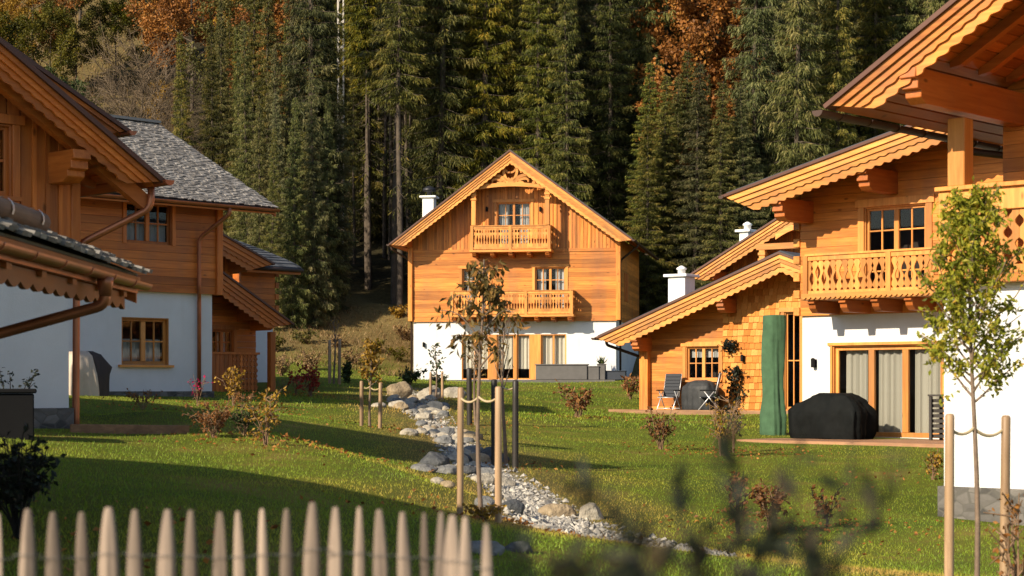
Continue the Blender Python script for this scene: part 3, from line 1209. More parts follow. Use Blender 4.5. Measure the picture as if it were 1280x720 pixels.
    fr.build('carved_fretwork', M['pale_x'], arch)
    roof_slab(H, e, a, vo, 11.2, raf_step=.95)
    roof_slab(H, f, a, vo, 11.2, raf_step=.95)
    bargeboard(H, e, a, vo, total=.44)
    bargeboard(H, f, a, vo, total=.44)
    for px in (514, 762):
        u = H.u(px)
        purlin(H, u, top(u) - .16, vo + .25, .1, .2, .34)
    gutter(H, e[0] - .07, e[1] + .02, vo - .05, 11)
    gutter(H, f[0] + .07, f[1] + .02, vo - .05, 11)
    pipe(H, [(e[0] - .07, -.7, e[1] - .03), (e[0] - .05, -.7, e[1] - .15), (-.12, .12, e[1] - .65), (-.12, .12, -.1)])
    pipe(H, [(f[0] + .07, .6, f[1] - .03), (f[0] + .05, .6, f[1] - .15), (W + .13, .6, f[1] - .75), (W + .13, .6, -.1)])
    # chimney on the left slope
    v = 3.2
    u0, u1 = H.uz(528, 300, v)[0], H.uz(542, 300, v)[0]
    chimney(H, u0, u1, v, v + .6, l0(u0) - .3, H.uz(535, 247, v)[1])
    lamp(H, H.u(530), H.uz(530, 431)[1], -.01)
    lamp(H, H.u(609), H.uz(609, 262)[1], -.075)
    lamp(H, H.u(676), H.uz(676, 262)[1], -.075)
    # terrace slab in front
    t = MB()
    t.box(H.u(566), W + .2, -2.2, -.02, -.35, .0, .5)
    t.build('terrace', M['planter'], H.e)
    return H


# ------------------------------------------------ E: the shingled chalet behind the parasol
def shingled_chalet():
    H = House('chalet', 'chalet with shingled wall and low scalloped gable behind the green parasol', 'house', 815, 60, .92, -35, (-.3, 9, -1.6, 9))
    vo = -1.2
    e, a = H.uz(746, 423, vo), H.uz(974, 317, vo)
    f = (2 * a[0] - e[0], e[1])
    l0, l1 = line(e, a), line(f, a)
    top = lambda u: min(l0(u), l1(u)) - .06
    W = 2 * a[0]
    us = H.u(905)
    win = (H.u(859), H.u(905) - .13, H.uz(880, 475)[1], H.uz(880, 433)[1])
    gl = (H.u(982), H.u(1002), .02, H.uz(990, 390)[1])

    def span(z):
        # horizontal extent under the roof at height z
        zz = z + .06
        lo = -.0 if l0(0) >= zz else (zz - e[1]) / (a[1] - e[1]) * (a[0] - e[0]) + e[0]
        hi = W if l1(W) >= zz else f[0] + (zz - f[1]) / (a[1] - f[1]) * (a[0] - f[0])
        return (max(0, lo), max(max(0, lo), hi))
    p = MB()
    plank_wall(p, -.07, .05, -.3, a[1] - .1, lambda z: (span(z)[0], min(us, span(z)[1])) if span(z)[0] < us else (us, us), [win], h=.2)
    p.build('log_wall', M['wood_x'], H.e)
    # shingles, overlapping courses, on the right part
    s = MB()
    z, row = -.2, 0
    while z < a[1] - .1:
        lo, hi = span(z + .05)
        lo = max(lo, us)
        u = lo - random.random() * .1
        while u < hi:
            wd = random.uniform(.12, .24)
            x0, x1 = max(u, lo), min(u + wd - .008, hi)
            inhole = x1 > gl[0] - .1 and x0 < gl[1] + .1 and z < gl[3] + .05
            if x1 - x0 > .03 and not inhole:
                b = random.uniform(-.012, .012)
                zt = min(z + .3, top((x0 + x1) / 2))
                if zt > z + .04:
                    vs = [(x0, -.095, z + b), (x1, -.095, z + b), (x1, -.045, zt), (x0, -.045, zt), (x0, -.06, z + b), (x1, -.06, z + b)]
                    s.add(vs, [(0, 1, 2, 3), (4, 5, 1, 0), (0, 3, 4), (1, 5, 2)])
            u += wd
        z += .21
        row += 1
    s.build('shingle_wall', M['wallshingle'], H.e)
    bk = MB()
    solid_wall(bk, us, W, -.04, .1, -.4, l0(us) - .1, [gl])
    bk.box(0, .2, .05, 8, -.4, l0(0) - .2, .5)
    bk.box(W - .2, W, .1, 8, -.4, l1(W) - .2, .5)
    bk.box(.0, W, 8, 8.2, -.4, l0(0), .5)
    bk.build('wall', M['wood_x'], H.e)
    window(H, *win, -.07, curtain=[(win[0] + .05, win[1] - .05, win[3] - .35, win[3], 'net')], ch=.3)
    window(H, *gl, -.07, leaves=1, cols=2, rows=2, casing=True, sill=False)
    wood_post(H, -.32, .0, -.28, .08, -.3, l0(0) - .1, 'wood', 'corner_post')
    roof_slab(H, e, a, vo, 3.6, raf_step=.9)
    roof_slab(H, f, a, vo, 3.6, raf_step=.9)
    bargeboard(H, e, a, vo, total=.55)
    bargeboard(H, f, a, vo, total=.55)
    for px, dz in ((812, 0), (918, 0)):
        u = H.u(px)
        purlin(H, u, top(u) - .40, vo + .18, .1, .26, .44)
    gutter(H, e[0] - .08, e[1] + .02, vo - .1, 3.4)
    pipe(H, [(e[0] - .08, -.5, e[1] - .04), (e[0] - .05, -.5, e[1] - .2), (-.2, .2, e[1] - .7), (-.38, .2, .2), (-.38, .2, -.2)])
    # the taller main gable behind
    v2 = 4.0
    e2 = H.uz(859, 347, v2)
    q = H.uz(976, 271, v2)
    sl = (q[1] - e2[1]) / (q[0] - e2[0])
    a2 = (e2[0] + 5.2, e2[1] + sl * 5.2)
    f2 = (2 * a2[0] - e2[0], e2[1])
    roof_slab(H, e2, a2, v2, 11, raf_step=1.0)
    roof_slab(H, f2, a2, v2, 11, raf_step=1.0)
    bargeboard(H, e2, a2, v2, total=.44, name='upper_bargeboard')
    bargeboard(H, f2, a2, v2, total=.44, name='upper_bargeboard')
    m2 = line(e2, a2)
    g2 = MB()
    uw0, uw1 = e2[0] + 1.0, f2[0] - 1.0
    board_wall(g2, v2 + 1.25, v2 + 1.35, uw0, uw1, -.3, lambda u: min(m2(u), line(f2, a2)(u)) - .05)
    g2.build('upper_gable', M['wood_z'], H.e)
    sw = MB()
    sw.box(uw0, uw0 + .15, v2 + 1.35, 10.5, -.3, m2(uw0) - .1, .5)
    sw.box(uw1 - .15, uw1, v2 + 1.35, 10.5, -.3, m2(uw0) - .1, .5)
    sw.build('upper_wall', M['wood_y'], H.e)
    up = H.uz(953, 310, v2 + .15)[0]
    wood_post(H, up - .11, up + .11, v2 + .1, v2 + .3, m2(up) - 2.2, m2(up) - .60, 'pale', 'upper_post', carved=True)
    tb = MB()
    tb.box(up - .2, f2[0] - 2.4, v2 + .08, v2 + .25, m2(up) - .66, m2(up) - .46)
    tb.build('tie_beam', M['pale_x'], H.e)
    fr = MB()
    A, B = [], []
    for i in range(20):
        t = i / 19
        u = up + .5 + t * 2.4
        z = m2(up) - .4 + (m2(u) - m2(up)) * .62 + .08 * math.sin(t * 7)
        A.append((u, z - .1))
        B.append((u, z + .08))
    fr.band(A, B, 'y', v2 + .12, v2 + .17)
    fr.build('carved_fretwork', M['pale_x'], H.e)
    ub = H.uz(888, 345, v2 + .2)[0]
    purlin(H, ub, m2(ub) - .2, v2 + .1, v2 + 1.3, .22, .36)
    # chimneys
    vc = 2.2
    u0, u1 = H.uz(835, 360, vc)[0], H.uz(856, 360, vc)[0]
    chimney(H, u0, u1, vc, vc + .7, l0(u0) - .3, H.uz(845, 346, vc)[1], cowl=False)
    vc = 8
    u0, u1 = H.uz(924, 290, vc)[0], H.uz(935, 290, vc)[0]
    chimney(H, u0, u1, vc, vc + .6, m2(u0) - .3, H.uz(929, 290, vc)[1], cowl=False)
    lamp(H, H.u(931), H.uz(931, 448)[1], -.1)
    return H


# ------------------------------------------------ F: the sunlit chalet with the carved balcony
def balcony_chalet():
    H = House('chalet', 'sunlit chalet with carved balcony above curtained terrace doors and white wall', 'house', 1003, 43, .45, -42.6, (-.3, 10, -.2, 10))
    vo = -1.6
    e = H.uz(906, 246, vo)
    q = H.uz(1138, 159, vo)
    sl = (q[1] - e[1]) / (q[0] - e[0])
    a = (e[0] + 6.4, e[1] + sl * 6.4)
    f = (2 * a[0] - e[0], e[1])
    l0, l1 = line(e, a), line(f, a)
    top = lambda u: min(l0(u), l1(u)) - .06
    W = 2 * a[0]
    bvf = -1.15
    zf = H.uz(1100, 367, bvf)[1]
    zw = H.uz(1100, 392)[1]
    dr = (H.u(1041), H.u(1179), .04, H.uz(1110, 431)[1])
    win = (H.u(1083), H.u(1160), zf + .03, H.uz(1120, 257)[1])
    w = MB()
    solid_wall(w, 0, W, 0, .3, -.6, zw, [dr])
    w.build('wall', M['plaster'], H.e)

    def span(z):
        zz = z + .06
        lo = 0 if l0(0) >= zz else e[0] + (zz - e[1]) / sl
        hi = W if l1(W) >= zz else f[0] - (zz - e[1]) / sl
        return (max(-.05, lo), max(lo, min(W + .05, hi)))
    p = MB()
    plank_wall(p, -.08, .05, zw, a[1] - .1, span, [win], h=.2)
    p.build('log_wall', M['wood_x'], H.e)
    side_walls(H, W, 9.5, zw, l0(0) - .2)
    cm = MB()
    z = zw
    k = 0
    while z < l0(0) - .3:   # interlocked log ends at the corner
        if k % 2 == 0:
            cm.box(-.17, .0, -.13, .1, z + .004, z + .195)
        z += .2
        k += 1
    cm.build('log_ends', M['pale_y'], H.e, bevel=.01)
    window(H, *win, -.08, curtain=None, casing_w=.16, sill=False, rows=4, fw=.085)
    # terrace doors: three leaves with linen curtains
    c = [dr[0] + .05 + (dr[1] - dr[0] - .1) * t for t in (0, .335, .665, 1)]
    window(H, *dr, 0, leaves=3, cols=1, rows=1, casing=True, casing_w=.06, sill=False, fw=.11,
           curtain=[(c[0] + .14, c[1] - .2, .05, dr[3], 'curtain'), (c[1] + .12, c[2] - .12, .05, dr[3], 'curtain'), (c[2] + .12, c[3] - .12, .05, dr[3], 'curtain')])
    roof_slab(H, e, a, vo, 10.6)
    roof_slab(H, f, a, vo, 10.6)
    bargeboard(H, e, a, vo, total=.54, scal=.26)
    bargeboard(H, f, a, vo, total=.54, scal=.26)
    for px in (1013, 1118):
        u = H.u(px)
        purlin(H, u, top(u) - .34, vo + .2, .1, .28, .5)
    balcony(H, H.uz(1004, 350, bvf)[0], H.uz(1240, 350, bvf)[0], zf, bvf, -.08, H.uz(1040, 318, bvf)[1] - H.uz(1040, 370, bvf)[1], 'vase', 4,
            posts=(0, .47, 1), con_h=.28, slab=.09, fascia=True, con_u=[H.uz(x, 380, bvf)[0] for x in (1013, 1052, 1092, 1134, 1178)], pitch=.155)
    lamp(H, H.u(1019), H.uz(1019, 454)[1], -.005)
    lamp(H, H.u(1181), H.uz(1181, 267)[1], -.085)
    gutter(H, e[0] - .07, e[1] + .02, vo - .05, 10)
    return H


# ------------------------------------------------ G: the near chalet on the right
def loggia_chalet():
    H = House('chalet', 'near chalet at right edge with deep rafters, lattice loggia and stone plinth', 'house', 1180, 25.5, -.12, -42.6, (-.3, 10, -.2, 10))
    vo = -1.5
    e = H.uz(1037, 132, vo)
    q = H.uz(1200, -2, vo)
    sl = (q[1] - e[1]) / (q[0] - e[0])
    a = (e[0] + 5.6, e[1] + sl * 5.6)
    f = (2 * a[0] - e[0], e[1])
    l0, l1 = line(e, a), line(f, a)
    top = lambda u: min(l0(u), l1(u)) - .06
    W = 2 * a[0]
    zw = H.uz(1215, 355)[1]
    zp = H.uz(1215, 609)[1]
    w = MB()
    solid_wall(w, 0, W, 0, .3, zp, zw)
    w.build('wall', M['plaster'], H.e)
    s = MB()
    s.box(-.06, W + .06, -.07, .35, -.8, zp, .5)
    s.build('plinth', M['plinth'], H.e)
    b = MB()
    b.box(.0, .3, .301, 9, zp, zw, .5)
    b.box(W - .3, W, .301, 9, zp, zw, .5)
    b.box(0, W, 9, 9.2, zp, e[1], .5)
    b.build('side_wall', M['plaster'], H.e)
    # loggia: floor, parapet, posts, rear wall
    vr = 1.7
    fl = MB()
    fl.box(-.2, W + .2, -.22, vr, zw, zw + .13)
    fl.build('loggia_floor', M['wood_x'], H.e, bevel=.008)
    zt = H.uz(1240, 231, -.1)[1]
    rl = MB()
    rail_panel(rl, (.16, -.06), (W - .16, -.06), zw + .14, zt - .28, 'lattice', .17, .035)
    rl.box(.0, W, -.10, -.0, zw + .132, zw + .24)
    rl.box(.0, W, -.12, .02, zt - .34, zt - .04)
    rl.box(-.05, W + .05, -.18, .06, zt - .04, zt + .02)
    rail_panel(rl, (.02, .1), (.02, vr), zw + .14, zt - .28, 'lattice', .17, .035)
    rl.box(-.06, .06, .06, vr, zt - .34, zt - .04)
    rl.build('loggia_railing', M['pale_z'], H.e, bevel=.006)
    u = H.uz(1200, 200, 0)[0]
    zb = top(u) - .75
    wood_post(H, -.02, .16, -.13, .05, zw + .131, zt - .05, 'pale', 'corner_post')
    wood_post(H, u - .13, u + .13, -.12, .14, zt + .02, zb, 'pale', 'post')
    rw = MB()
    ln = line(e, a)

    def span(z):
        zz = z + .06
        lo = 0 if l0(0) >= zz else e[0] + (zz - e[1]) / sl
        hi = W if l1(W) >= zz else f[0] - (zz - e[1]) / sl
        return (max(0, lo), max(lo, min(W, hi)))
    plank_wall(rw, vr, vr + .1, zw + .13, a[1] - .1, span, h=.2)
    rw.build('loggia_wall', M['wood_x'], H.e)
    for s0 in (0, W - .1):
        sw = MB()
        z = zw + .13
        while z < l0(0) - .35:
            sw.box(s0, s0 + .1, vr + .1, 9, z, z + .193)
            z += .2
        sw.build('side_cladding', M['wood_y'], H.e)
    roof_slab(H, e, a, vo, 10, raf_step=.8, rt=.2)
    roof_slab(H, f, a, vo, 10, raf_step=.8, rt=.2)
    bargeboard(H, e, a, vo, mat='wood', total=.43, scal=.24)
    bargeboard(H, f, a, vo, mat='wood', total=.43, scal=.24)
    purlin(H, u, top(u) - .22, vo + .12, vr, .24, .46)
    u2 = u + 2.6
    purlin(H, u2, top(u2) - .22, vo + .12, vr, .24, .46)
    gutter(H, e[0] - .10, e[1] - .07, vo - .14, 9.5, .085)
    gv = 2.3
    pipe(H, [(e[0] - .06, gv, e[1] - .05), (e[0] - .05, gv, e[1] - .25), (-.02, gv + .2, e[1] - .42), (-.12, 3.4, e[1] - .5), (-.12, 3.4, .2)], .055)
    return H


# ------------------------------------------------ A: the left chalet with boarded gable
def boarded_chalet():
    H = House('chalet', 'shaded chalet at left edge with boarded gable and scalloped verge', 'house', 86, 25, 1.05, 45, (-11, .2, -.2, 20))
    vo = -.85
    e = H.uz(201, 227, vo)
    q = H.uz(0, 54, vo)
    sl = (q[1] - e[1]) / (q[0] - e[0])
    a = (e[0] - 5.0, e[1] - sl * 5.0)
    f = (2 * a[0] - e[0], e[1])
    l0, l1 = line(e, a), line(f, a)
    top = lambda u: min(l0(u), l1(u)) - .06
    W = 2 * a[0]   # negative: wall runs from W to 0
    zw = H.uz(50, 335)[1]
    w = MB()
    solid_wall(w, W, 0, 0, .3, .28, zw)
    w.box(-.3, 0, .301, 19.5, .28, zw, .5)  # unseen rear length, stretched so the house shadow reaches farther
    w.box(W, W + .3, .301, 19.5, .28, zw, .5)
    w.box(W, 0, 19.5, 19.7, .28, e[1], .5)
    w.build('wall', M['plaster'], H.e)
    s = MB()
    s.box(W - .05, .05, -.05, .3, -.7, .28, .5)
    s.box(-.3, .05, .3, 19.5, -.7, .28, .5)
    s.build('plinth', M['plinth'], H.e)
    win = (H.u(-34), H.u(11), H.uz(5, 246)[1], H.uz(5, 156)[1])
    b = MB()
    board_wall(b, -.08, .05, W, .03, zw, top, [win], w=.2, gap=.02)
    b.build('gable_boarding', M['old_z'], H.e)
    sd = MB()
    z = zw
    while z < l0(0) - .3:
        sd.box(-.06, .06, .05, 19.5, z, z + .193)
        z += .2
    sd.build('side_cladding', M['old_y'], H.e)
    window(H, *win, -.08, 'old', casing_w=.11, curtain=None)
    wood_post(H, -.02, .12, -.11, .06, zw, l0(0) - .25, 'old', 'corner_post')
    roof_slab(H, e, a, vo, 20.2, soffit='old')
    roof_slab(H, f, a, vo, 20.2, soffit='old')
    bargeboard(H, e, a, vo, mat='old', total=.32, scal=.2)
    bargeboard(H, f, a, vo, mat='old', total=.32, scal=.2)
    u = H.u(66)
    purlin(H, u, top(u) - .34, -.72, .1, .26, .42, 'old')
    rf = MB()
    rf.beam((e[0] + .0, -.45, l0(e[0]) - .26), (a[0], -.45, a[1] - .26), .14, .2)
    rf.build('tie_rafter', M['old_x'], H.e)
    gutter(H, e[0] + .07, e[1] + .02, vo - .1, 9, .075, 'copper')
    pipe(H, [(e[0] + .05, -.55, e[1] - .04), (e[0] + .04, -.55, e[1] - .34), (.16, .06, e[1] - .86), (.14, .05, .3), (.14, .05, -.3)], .05, 'copper')
    # cross gable showing above the verge
    v2 = 2.2
    e2 = H.uz(157, 164, v2)
    q2 = H.uz(95, 120, v2)
    s2 = (q2[1] - e2[1]) / (q2[0] - e2[0])
    a2 = (e2[0] - 3.2, e2[1] - s2 * 3.2)
    bargeboard(H, e2, a2, v2, mat='old', total=.3, name='rear_bargeboard')
    roof_slab(H, e2, a2, v2, 8.5, name='rear_roof', soffit='old', rafters=False)
    rw = MB()
    board_wall(rw, v2 + .5, v2 + .6, a2[0], e2[0] - .4, l0(-1) - .5, lambda u: line(e2, a2)(u) - .06)
    rw.build('rear_gable', M['old_z'], H.e)
    gutter(H, e2[0] + .06, e2[1], v2 - .1, 8, .07, 'copper')
    return H


# ------------------------------------------------ B: the grey roofed chalet
def grey_roof_chalet():
    H = House('chalet', 'white and brown chalet under a weathered grey shingle roof at left', 'house', 265, 46, 1.42, 45.5, (-10, .3, -.3, 8.5))
    zw = H.uz(262, 368)[1]
    W = -10.0
    ve = -.85
    # eave and ridge heights from the roof outline
    ze = H.uz(345, 259, ve)[1]
    ue = H.uz(345, 259, ve)[0]
    vr = 4.3
    zr = H.uz(200, 156, vr)[1]
    win_l = (H.u(152), H.u(211), H.uz(180, 456)[1], H.uz(180, 397)[1])
    win_u = (H.u(154), H.u(211), H.uz(180, 305)[1], H.uz(180, 253)[1])
    sl = (zr - ze) / (vr - ve)
    zt = ze + sl * (0 - ve) - .12
    w = MB()
    solid_wall(w, W, 0, 0, .3, .10, zw, [win_l])
    w.box(-.3, 0, .301, 8.4, .1, zw, .5)
    w.box(W, W + .3, .301, 8.4, .1, zw, .5)
    w.build('wall', M['plaster'], H.e)
    s = MB()
    s.box(W - .04, .04, -.04, .3, -.8, .10, .5)
    s.box(-.3, .04, .3, 8.4, -.8, .10, .5)
    s.build('plinth', M['plinth'], H.e)
    p = MB()
    plank_wall(p, -.12, .05, zw, zt, lambda z: (W, .10), [win_u], h=.2)
    p.build('log_wall', M['old_x'], H.e)
    g = MB()   # right gable end
    n = 9
    for i in range(42):
        v = .05 + i * .2
        top = (ze + sl * (min(v, 2 * vr - v) - ve)) - .15
        g.box(.0, .12, v, v + .19, zw, top)
        g.box(W, W + .12, v, v + .19, zw, top)
    g.build('gable_boarding', M['old_z'], H.e)
    wood_post(H, .02, .2, -.2, .0, zw - .02, zt - .02, 'old', 'corner_post')
    window(H, *win_l, 0, 'pale', casing=False, sill=True, fw=.09, depth=.10, curtain=[(win_l[0] + .05, win_l[1] - .05, win_l[2], win_l[2] + (win_l[3] - win_l[2]) * .55, 'net')])
    window(H, *win_u, -.12, 'old', casing=True, casing_w=.1, sill=False, curtain=[(win_u[0] + .05, win_u[1] - .05, win_u[2], win_u[2] + (win_u[3] - win_u[2]) * .55, 'net')])
    # roof: two slopes falling to the front and back, laid shingles on the front one
    u0, u1 = W - 1.4, ue
    ro = MB()
    for sgn in (1, -1):
        f = (lambda v: v) if sgn == 1 else (lambda v: 2 * vr - v)
        ro.prism([(f(ve), ze - .14), (f(vr), zr - .14), (f(vr), zr - .02), (f(ve), ze - .02)], 'x', u0 + .02, u1 - .02, .5)
    r_ = ro.build('roof', M['roof_dark'], H.e)
    so = MB()
    v = ve
    while v < vr - .2:
        za, zb = ze + sl * (v - ve) - .145, ze + sl * (v + .2 - ve) - .145
        so.prism([(v, za), (v + .196, zb), (v + .196, zb - .04), (v, za - .04)], 'x', u0 + .05, u1 - .05)
        v += .2
    so.build('soffit', M['old_x'], r_)
    sh = MB()
    L = math.hypot(vr - ve, zr - ze)
    cy, cz = (vr - ve) / L, (zr - ze) / L
    rows = int(L / .125)
    for i in range(rows + 1):
        s0 = -.06 + i * .125
        u = u0 - random.random() * .15
        while u < u1:
            wd = random.uniform(.08, .17)
            lift = random.uniform(.028, .05)
            j = random.uniform(-.03, .03)
            P = lambda s_, h: (ve + cy * s_ - cz * h, ze + cz * s_ + cy * h)
            x0, x1 = u, min(u + wd - .012, u1 + random.uniform(0, .03))
            (ya, za), (yb, zb), (yc, zc), (yd, zd) = P(s0 + j, lift), P(s0 + .3, .006), P(s0 + j, lift - .022), P(s0 + .3, -.012)
            if x1 - x0 > .04:
                sh.add([(x0, ya, za), (x1, ya, za), (x1, yb, zb), (x0, yb, zb), (x0, yc, zc), (x1, yc, zc)], [(0, 1, 2, 3), (4, 5, 1, 0), (0, 3, 4), (1, 5, 2)])
            u += wd
    sh.build('shingles', M['shingle'], r_)
    rd = MB()
    rd.beam((u0, vr, zr + .06), (u1 + .02, vr, zr + .06), .26, .07)
    rd.build('ridge_cap', M['shingle'], r_)
    vb = MB()
    vb.prism([(ve, ze - .02), (vr, zr - .02), (vr, zr - .28), (ve, ze - .24)], 'x', u1 - .05, u1, .4)
    vb.build('bargeboard', M['old_y'], H.e)
    for v, nm in ((.02, 'purlin'), (vr - .1, 'purlin')):
        pb = MB()
        z = ze + sl * (v - ve) - .42
        pb.box(-.2, u1 - .25, v, v + .22, z, z + .25)
        pb.build(nm, M['old_x'], H.e, bevel=.01)
    # gutter along the eave
    gm = MB()
    A = [(ve - .07 + .075 * math.cos(math.pi * (1 + k / 10)), ze - .06 + .075 * math.sin(math.pi * (1 + k / 10))) for k in range(11)]
    B = [(ve - .07 + .063 * math.cos(math.pi * (1 + k / 10)), ze - .06 + .063 * math.sin(math.pi * (1 + k / 10))) for k in range(11)]
    gm.band(A, B, 'x', u0, u1 + .02, .5)
    gm.build('gutter', M['copper'], H.e)
    ud = H.uz(287, 262, ve - .07)[0]
    pipe(H, [(ud, ve - .07, ze - .12), (ud, ve - .07, ze - .28), (H.u(249, -.2), -.20, ze - .85), (H.u(249, -.2), -.20, zw + .1), (H.u(249, -.08), -.08, zw - .15), (H.u(249, -.08), -.08, -.2)], .05, 'copper')
    return H


# ------------------------------------------------ C: the far left chalet
def porch_chalet():
    H = House('chalet', 'farther left chalet with stepped gable verges and lattice porch railing', 'house', 318, 60, 1.5, 45, (-7, 4, -.5, 9))
    vo = -1.2
    e, q = H.uz(365, 405, vo), H.uz(272, 337, vo)
    sl = (q[1] - e[1]) / (q[0] - e[0])
    a = (e[0] - 4.6, e[1] - sl * 4.6)
    f = (2 * a[0] - e[0], e[1])
    l0 = line(e, a)
    W = 2 * a[0]
    win = (H.u(263), H.u(290), H.uz(275, 443)[1], H.uz(275, 412)[1])

    def span(z):
        zz = z + .06
        hi = 0 if l0(0) >= zz else e[0] + (zz - e[1]) / sl
        return (W, hi)
    p = MB()
    plank_wall(p, -.08, .05, -.4, a[1] - .1, lambda z: (max(W, 2 * a[0] - span(z)[1]), max(span(z)[1], 2 * a[0] - span(z)[1])), [win], h=.2)
    p.build('log_wall', M['old_x'], H.e)
    window(H, *win, -.08, 'old', curtain=[(win[0] + .4, win[1] - .1, win[2], win[3], 'net')])
    roof_slab(H, e, a, vo, 4, soffit='old')
    roof_slab(H, f, a, vo, 4, soffit='old')
    bargeboard(H, e, a, vo, mat='old', total=.6)
    bargeboard(H, f, a, vo, mat='old', total=.6)
    u = H.u(298)
    purlin(H, u, l0(u) - .2, vo + .1, .1, .24, .4, 'old')
    purlin(H, -.1, l0(-.1) - .2, vo + .1, .1, .24, .4, 'old')
    wood_post(H, -.1, .1, -1.0, -.8, -.3, l0(0) - .6, 'old', 'porch_post')
    # porch railing with pierced boards
    rl = MB()
    u0, u1 = H.uz(262, 460, -1.0)[0], H.uz(322, 460, -1.0)[0]
    rz = H.uz(300, 443, -1.0)[1]
    um = H.uz(290, 460, -1.0)[0]
    rail_panel(rl, (u0 - 1.2, -1.0), (um, -1.0), -.1, rz, 'plain', .16)
    rail_panel(rl, (um, -1.0), (u1, -1.0), -.1, rz, 'grid', .15)
    rl.box(u0 - 1.2, u1 + .05, -1.06, -.94, rz, rz + .07)
    rl.box(u0 - 1.2, u1 + .05, -1.05, -.95, -.2, -.1)
    rl.build('porch_railing', M['old_z'], H.e)
    # upper gable set back
    v2 = 1.6
    e2, q2 = H.uz(341, 330, v2), H.uz(275, 292, v2)
    s2 = (q2[1] - e2[1]) / (q2[0] - e2[0])
    a2 = (e2[0] - 4.4, e2[1] - s2 * 4.4)
    f2 = (2 * a2[0] - e2[0], e2[1])
    m2 = line(e2, a2)
    bargeboard(H, e2, a2, v2, mat='old', total=.62, name='upper_bargeboard')
    bargeboard(H, f2, a2, v2, mat='old', total=.62, name='upper_bargeboard')
    roof_slab(H, e2, a2, v2, 9, name='upper_roof', soffit='old')
    roof_slab(H, f2, a2, v2, 9, name='upper_roof', soffit='old')
    g2 = MB()
    uh = H.uz(305, 320, v2 + 1.1)[0]
    board_wall(g2, v2 + 1.1, v2 + 1.2, 2 * a2[0] - e2[0] + 1.0, e2[0] - .9, -.4, lambda u: min(m2(u), line(f2, a2)(u)) - .08)
    g2.build('upper_gable', M['old_z'], H.e)
    ub = H.uz(315, 345, v2 + .3)[0] - .3
    purlin(H, ub, m2(ub) - .25, v2 + .1, v2 + 1.2, .24, .42, 'old')
    # main block on the right with dark roof
    vb = 3.0
    x0, x1 = H.uz(300, 440, vb)[0], H.uz(341, 440, vb)[0]
    zwb = H.uz(330, 410, vb)[1]
    zeb = H.uz(340, 336, vb)[1]
    bw = MB()
    bw.box(x0, x1, vb, vb + 5, -.5, zwb, .5)
    bw.build('side_wall', M['plaster'], H.e)
    ww = MB()
    plank_wall(ww, vb - .06, vb + .05, zwb, zeb + .1, lambda z: (x0, x1 + .05), h=.2)
    for i in range(int((zeb + .1 - zwb) / .2)):
        ww.box(x1 - .05, x1 + .06, vb + .05, vb + 5, zwb + i * .2, zwb + i * .2 + .193)
        if i % 2:
            ww.box(x1 + .05, x1 + .2, vb - .1, vb + .05, zwb + i * .2, zwb + i * .2 + .193)
    ww.build('side_cladding', M['old_x'], H.e)
    rb = MB()
    veb = vb - .9
    xa, xb = H.uz(300, 330, veb)[0], H.uz(377, 336, veb)[0]
    zrb = zeb + 1.35
    # slate courses on the front slope, slightly hipped at the end
    nrow = 14
    for i in range(nrow):
        t0, t1 = i / nrow, (i + 1.3) / nrow
        hip = 1.4
        ya, yb = veb + 3.2 * t0, veb + 3.2 * min(t1, 1)
        za, zb = zeb - .02 + (zrb - zeb) * t0 ** .85, zeb - .02 + (zrb - zeb) * min(t1, 1) ** .85
        x = xa
        while x < xb - hip * t0:
            wd = random.uniform(.2, .36)
            xe = min(x + wd - .012, xb - hip * t0)
            rb.add([(x, ya, za + .05), (xe, ya, za + .05), (xe, yb, zb + .01), (x, yb, zb + .01), (x, ya, za + .015), (xe, ya, za + .015)], [(0, 1, 2, 3), (4, 5, 1, 0), (0, 3, 4), (1, 5, 2)])
            x += wd
    rb.prism([(veb, zeb - .10), (veb + 3.2, zrb - .1), (veb + 6.4, zeb - .1), (veb + 6.4, zeb - .02), (veb + 3.2, zrb - .02), (veb, zeb - .02)], 'x', xa, xb - 1.5, .2)
    rb.add([(xb, veb, zeb - .02), (xb - 1.5, veb + 3.2, zrb - .02), (xb, veb + 6.4, zeb - .02), (xb - 1.5, veb, zeb - .02), (xb - 1.5, veb + 6.4, zeb - .02)], [(0, 1, 2), (0, 3, 1), (2, 1, 4)], .3)
    rb.build('main_roof', M['roof_dark'], H.e)
    fs = MB()
    fs.box(xa, xb - .02, veb + .02, veb + .3, zeb - .22, zeb - .105)
    fs.build('eave_board', M['old_x'], H.e)
    gt = MB()
    gt.tube([(xa, veb - .06, zeb - .08), (xb, veb - .06, zeb - .08)], .07, 10, .5)
    gt.build('gutter', M['gutter'], H.e, smooth=True)
    return H


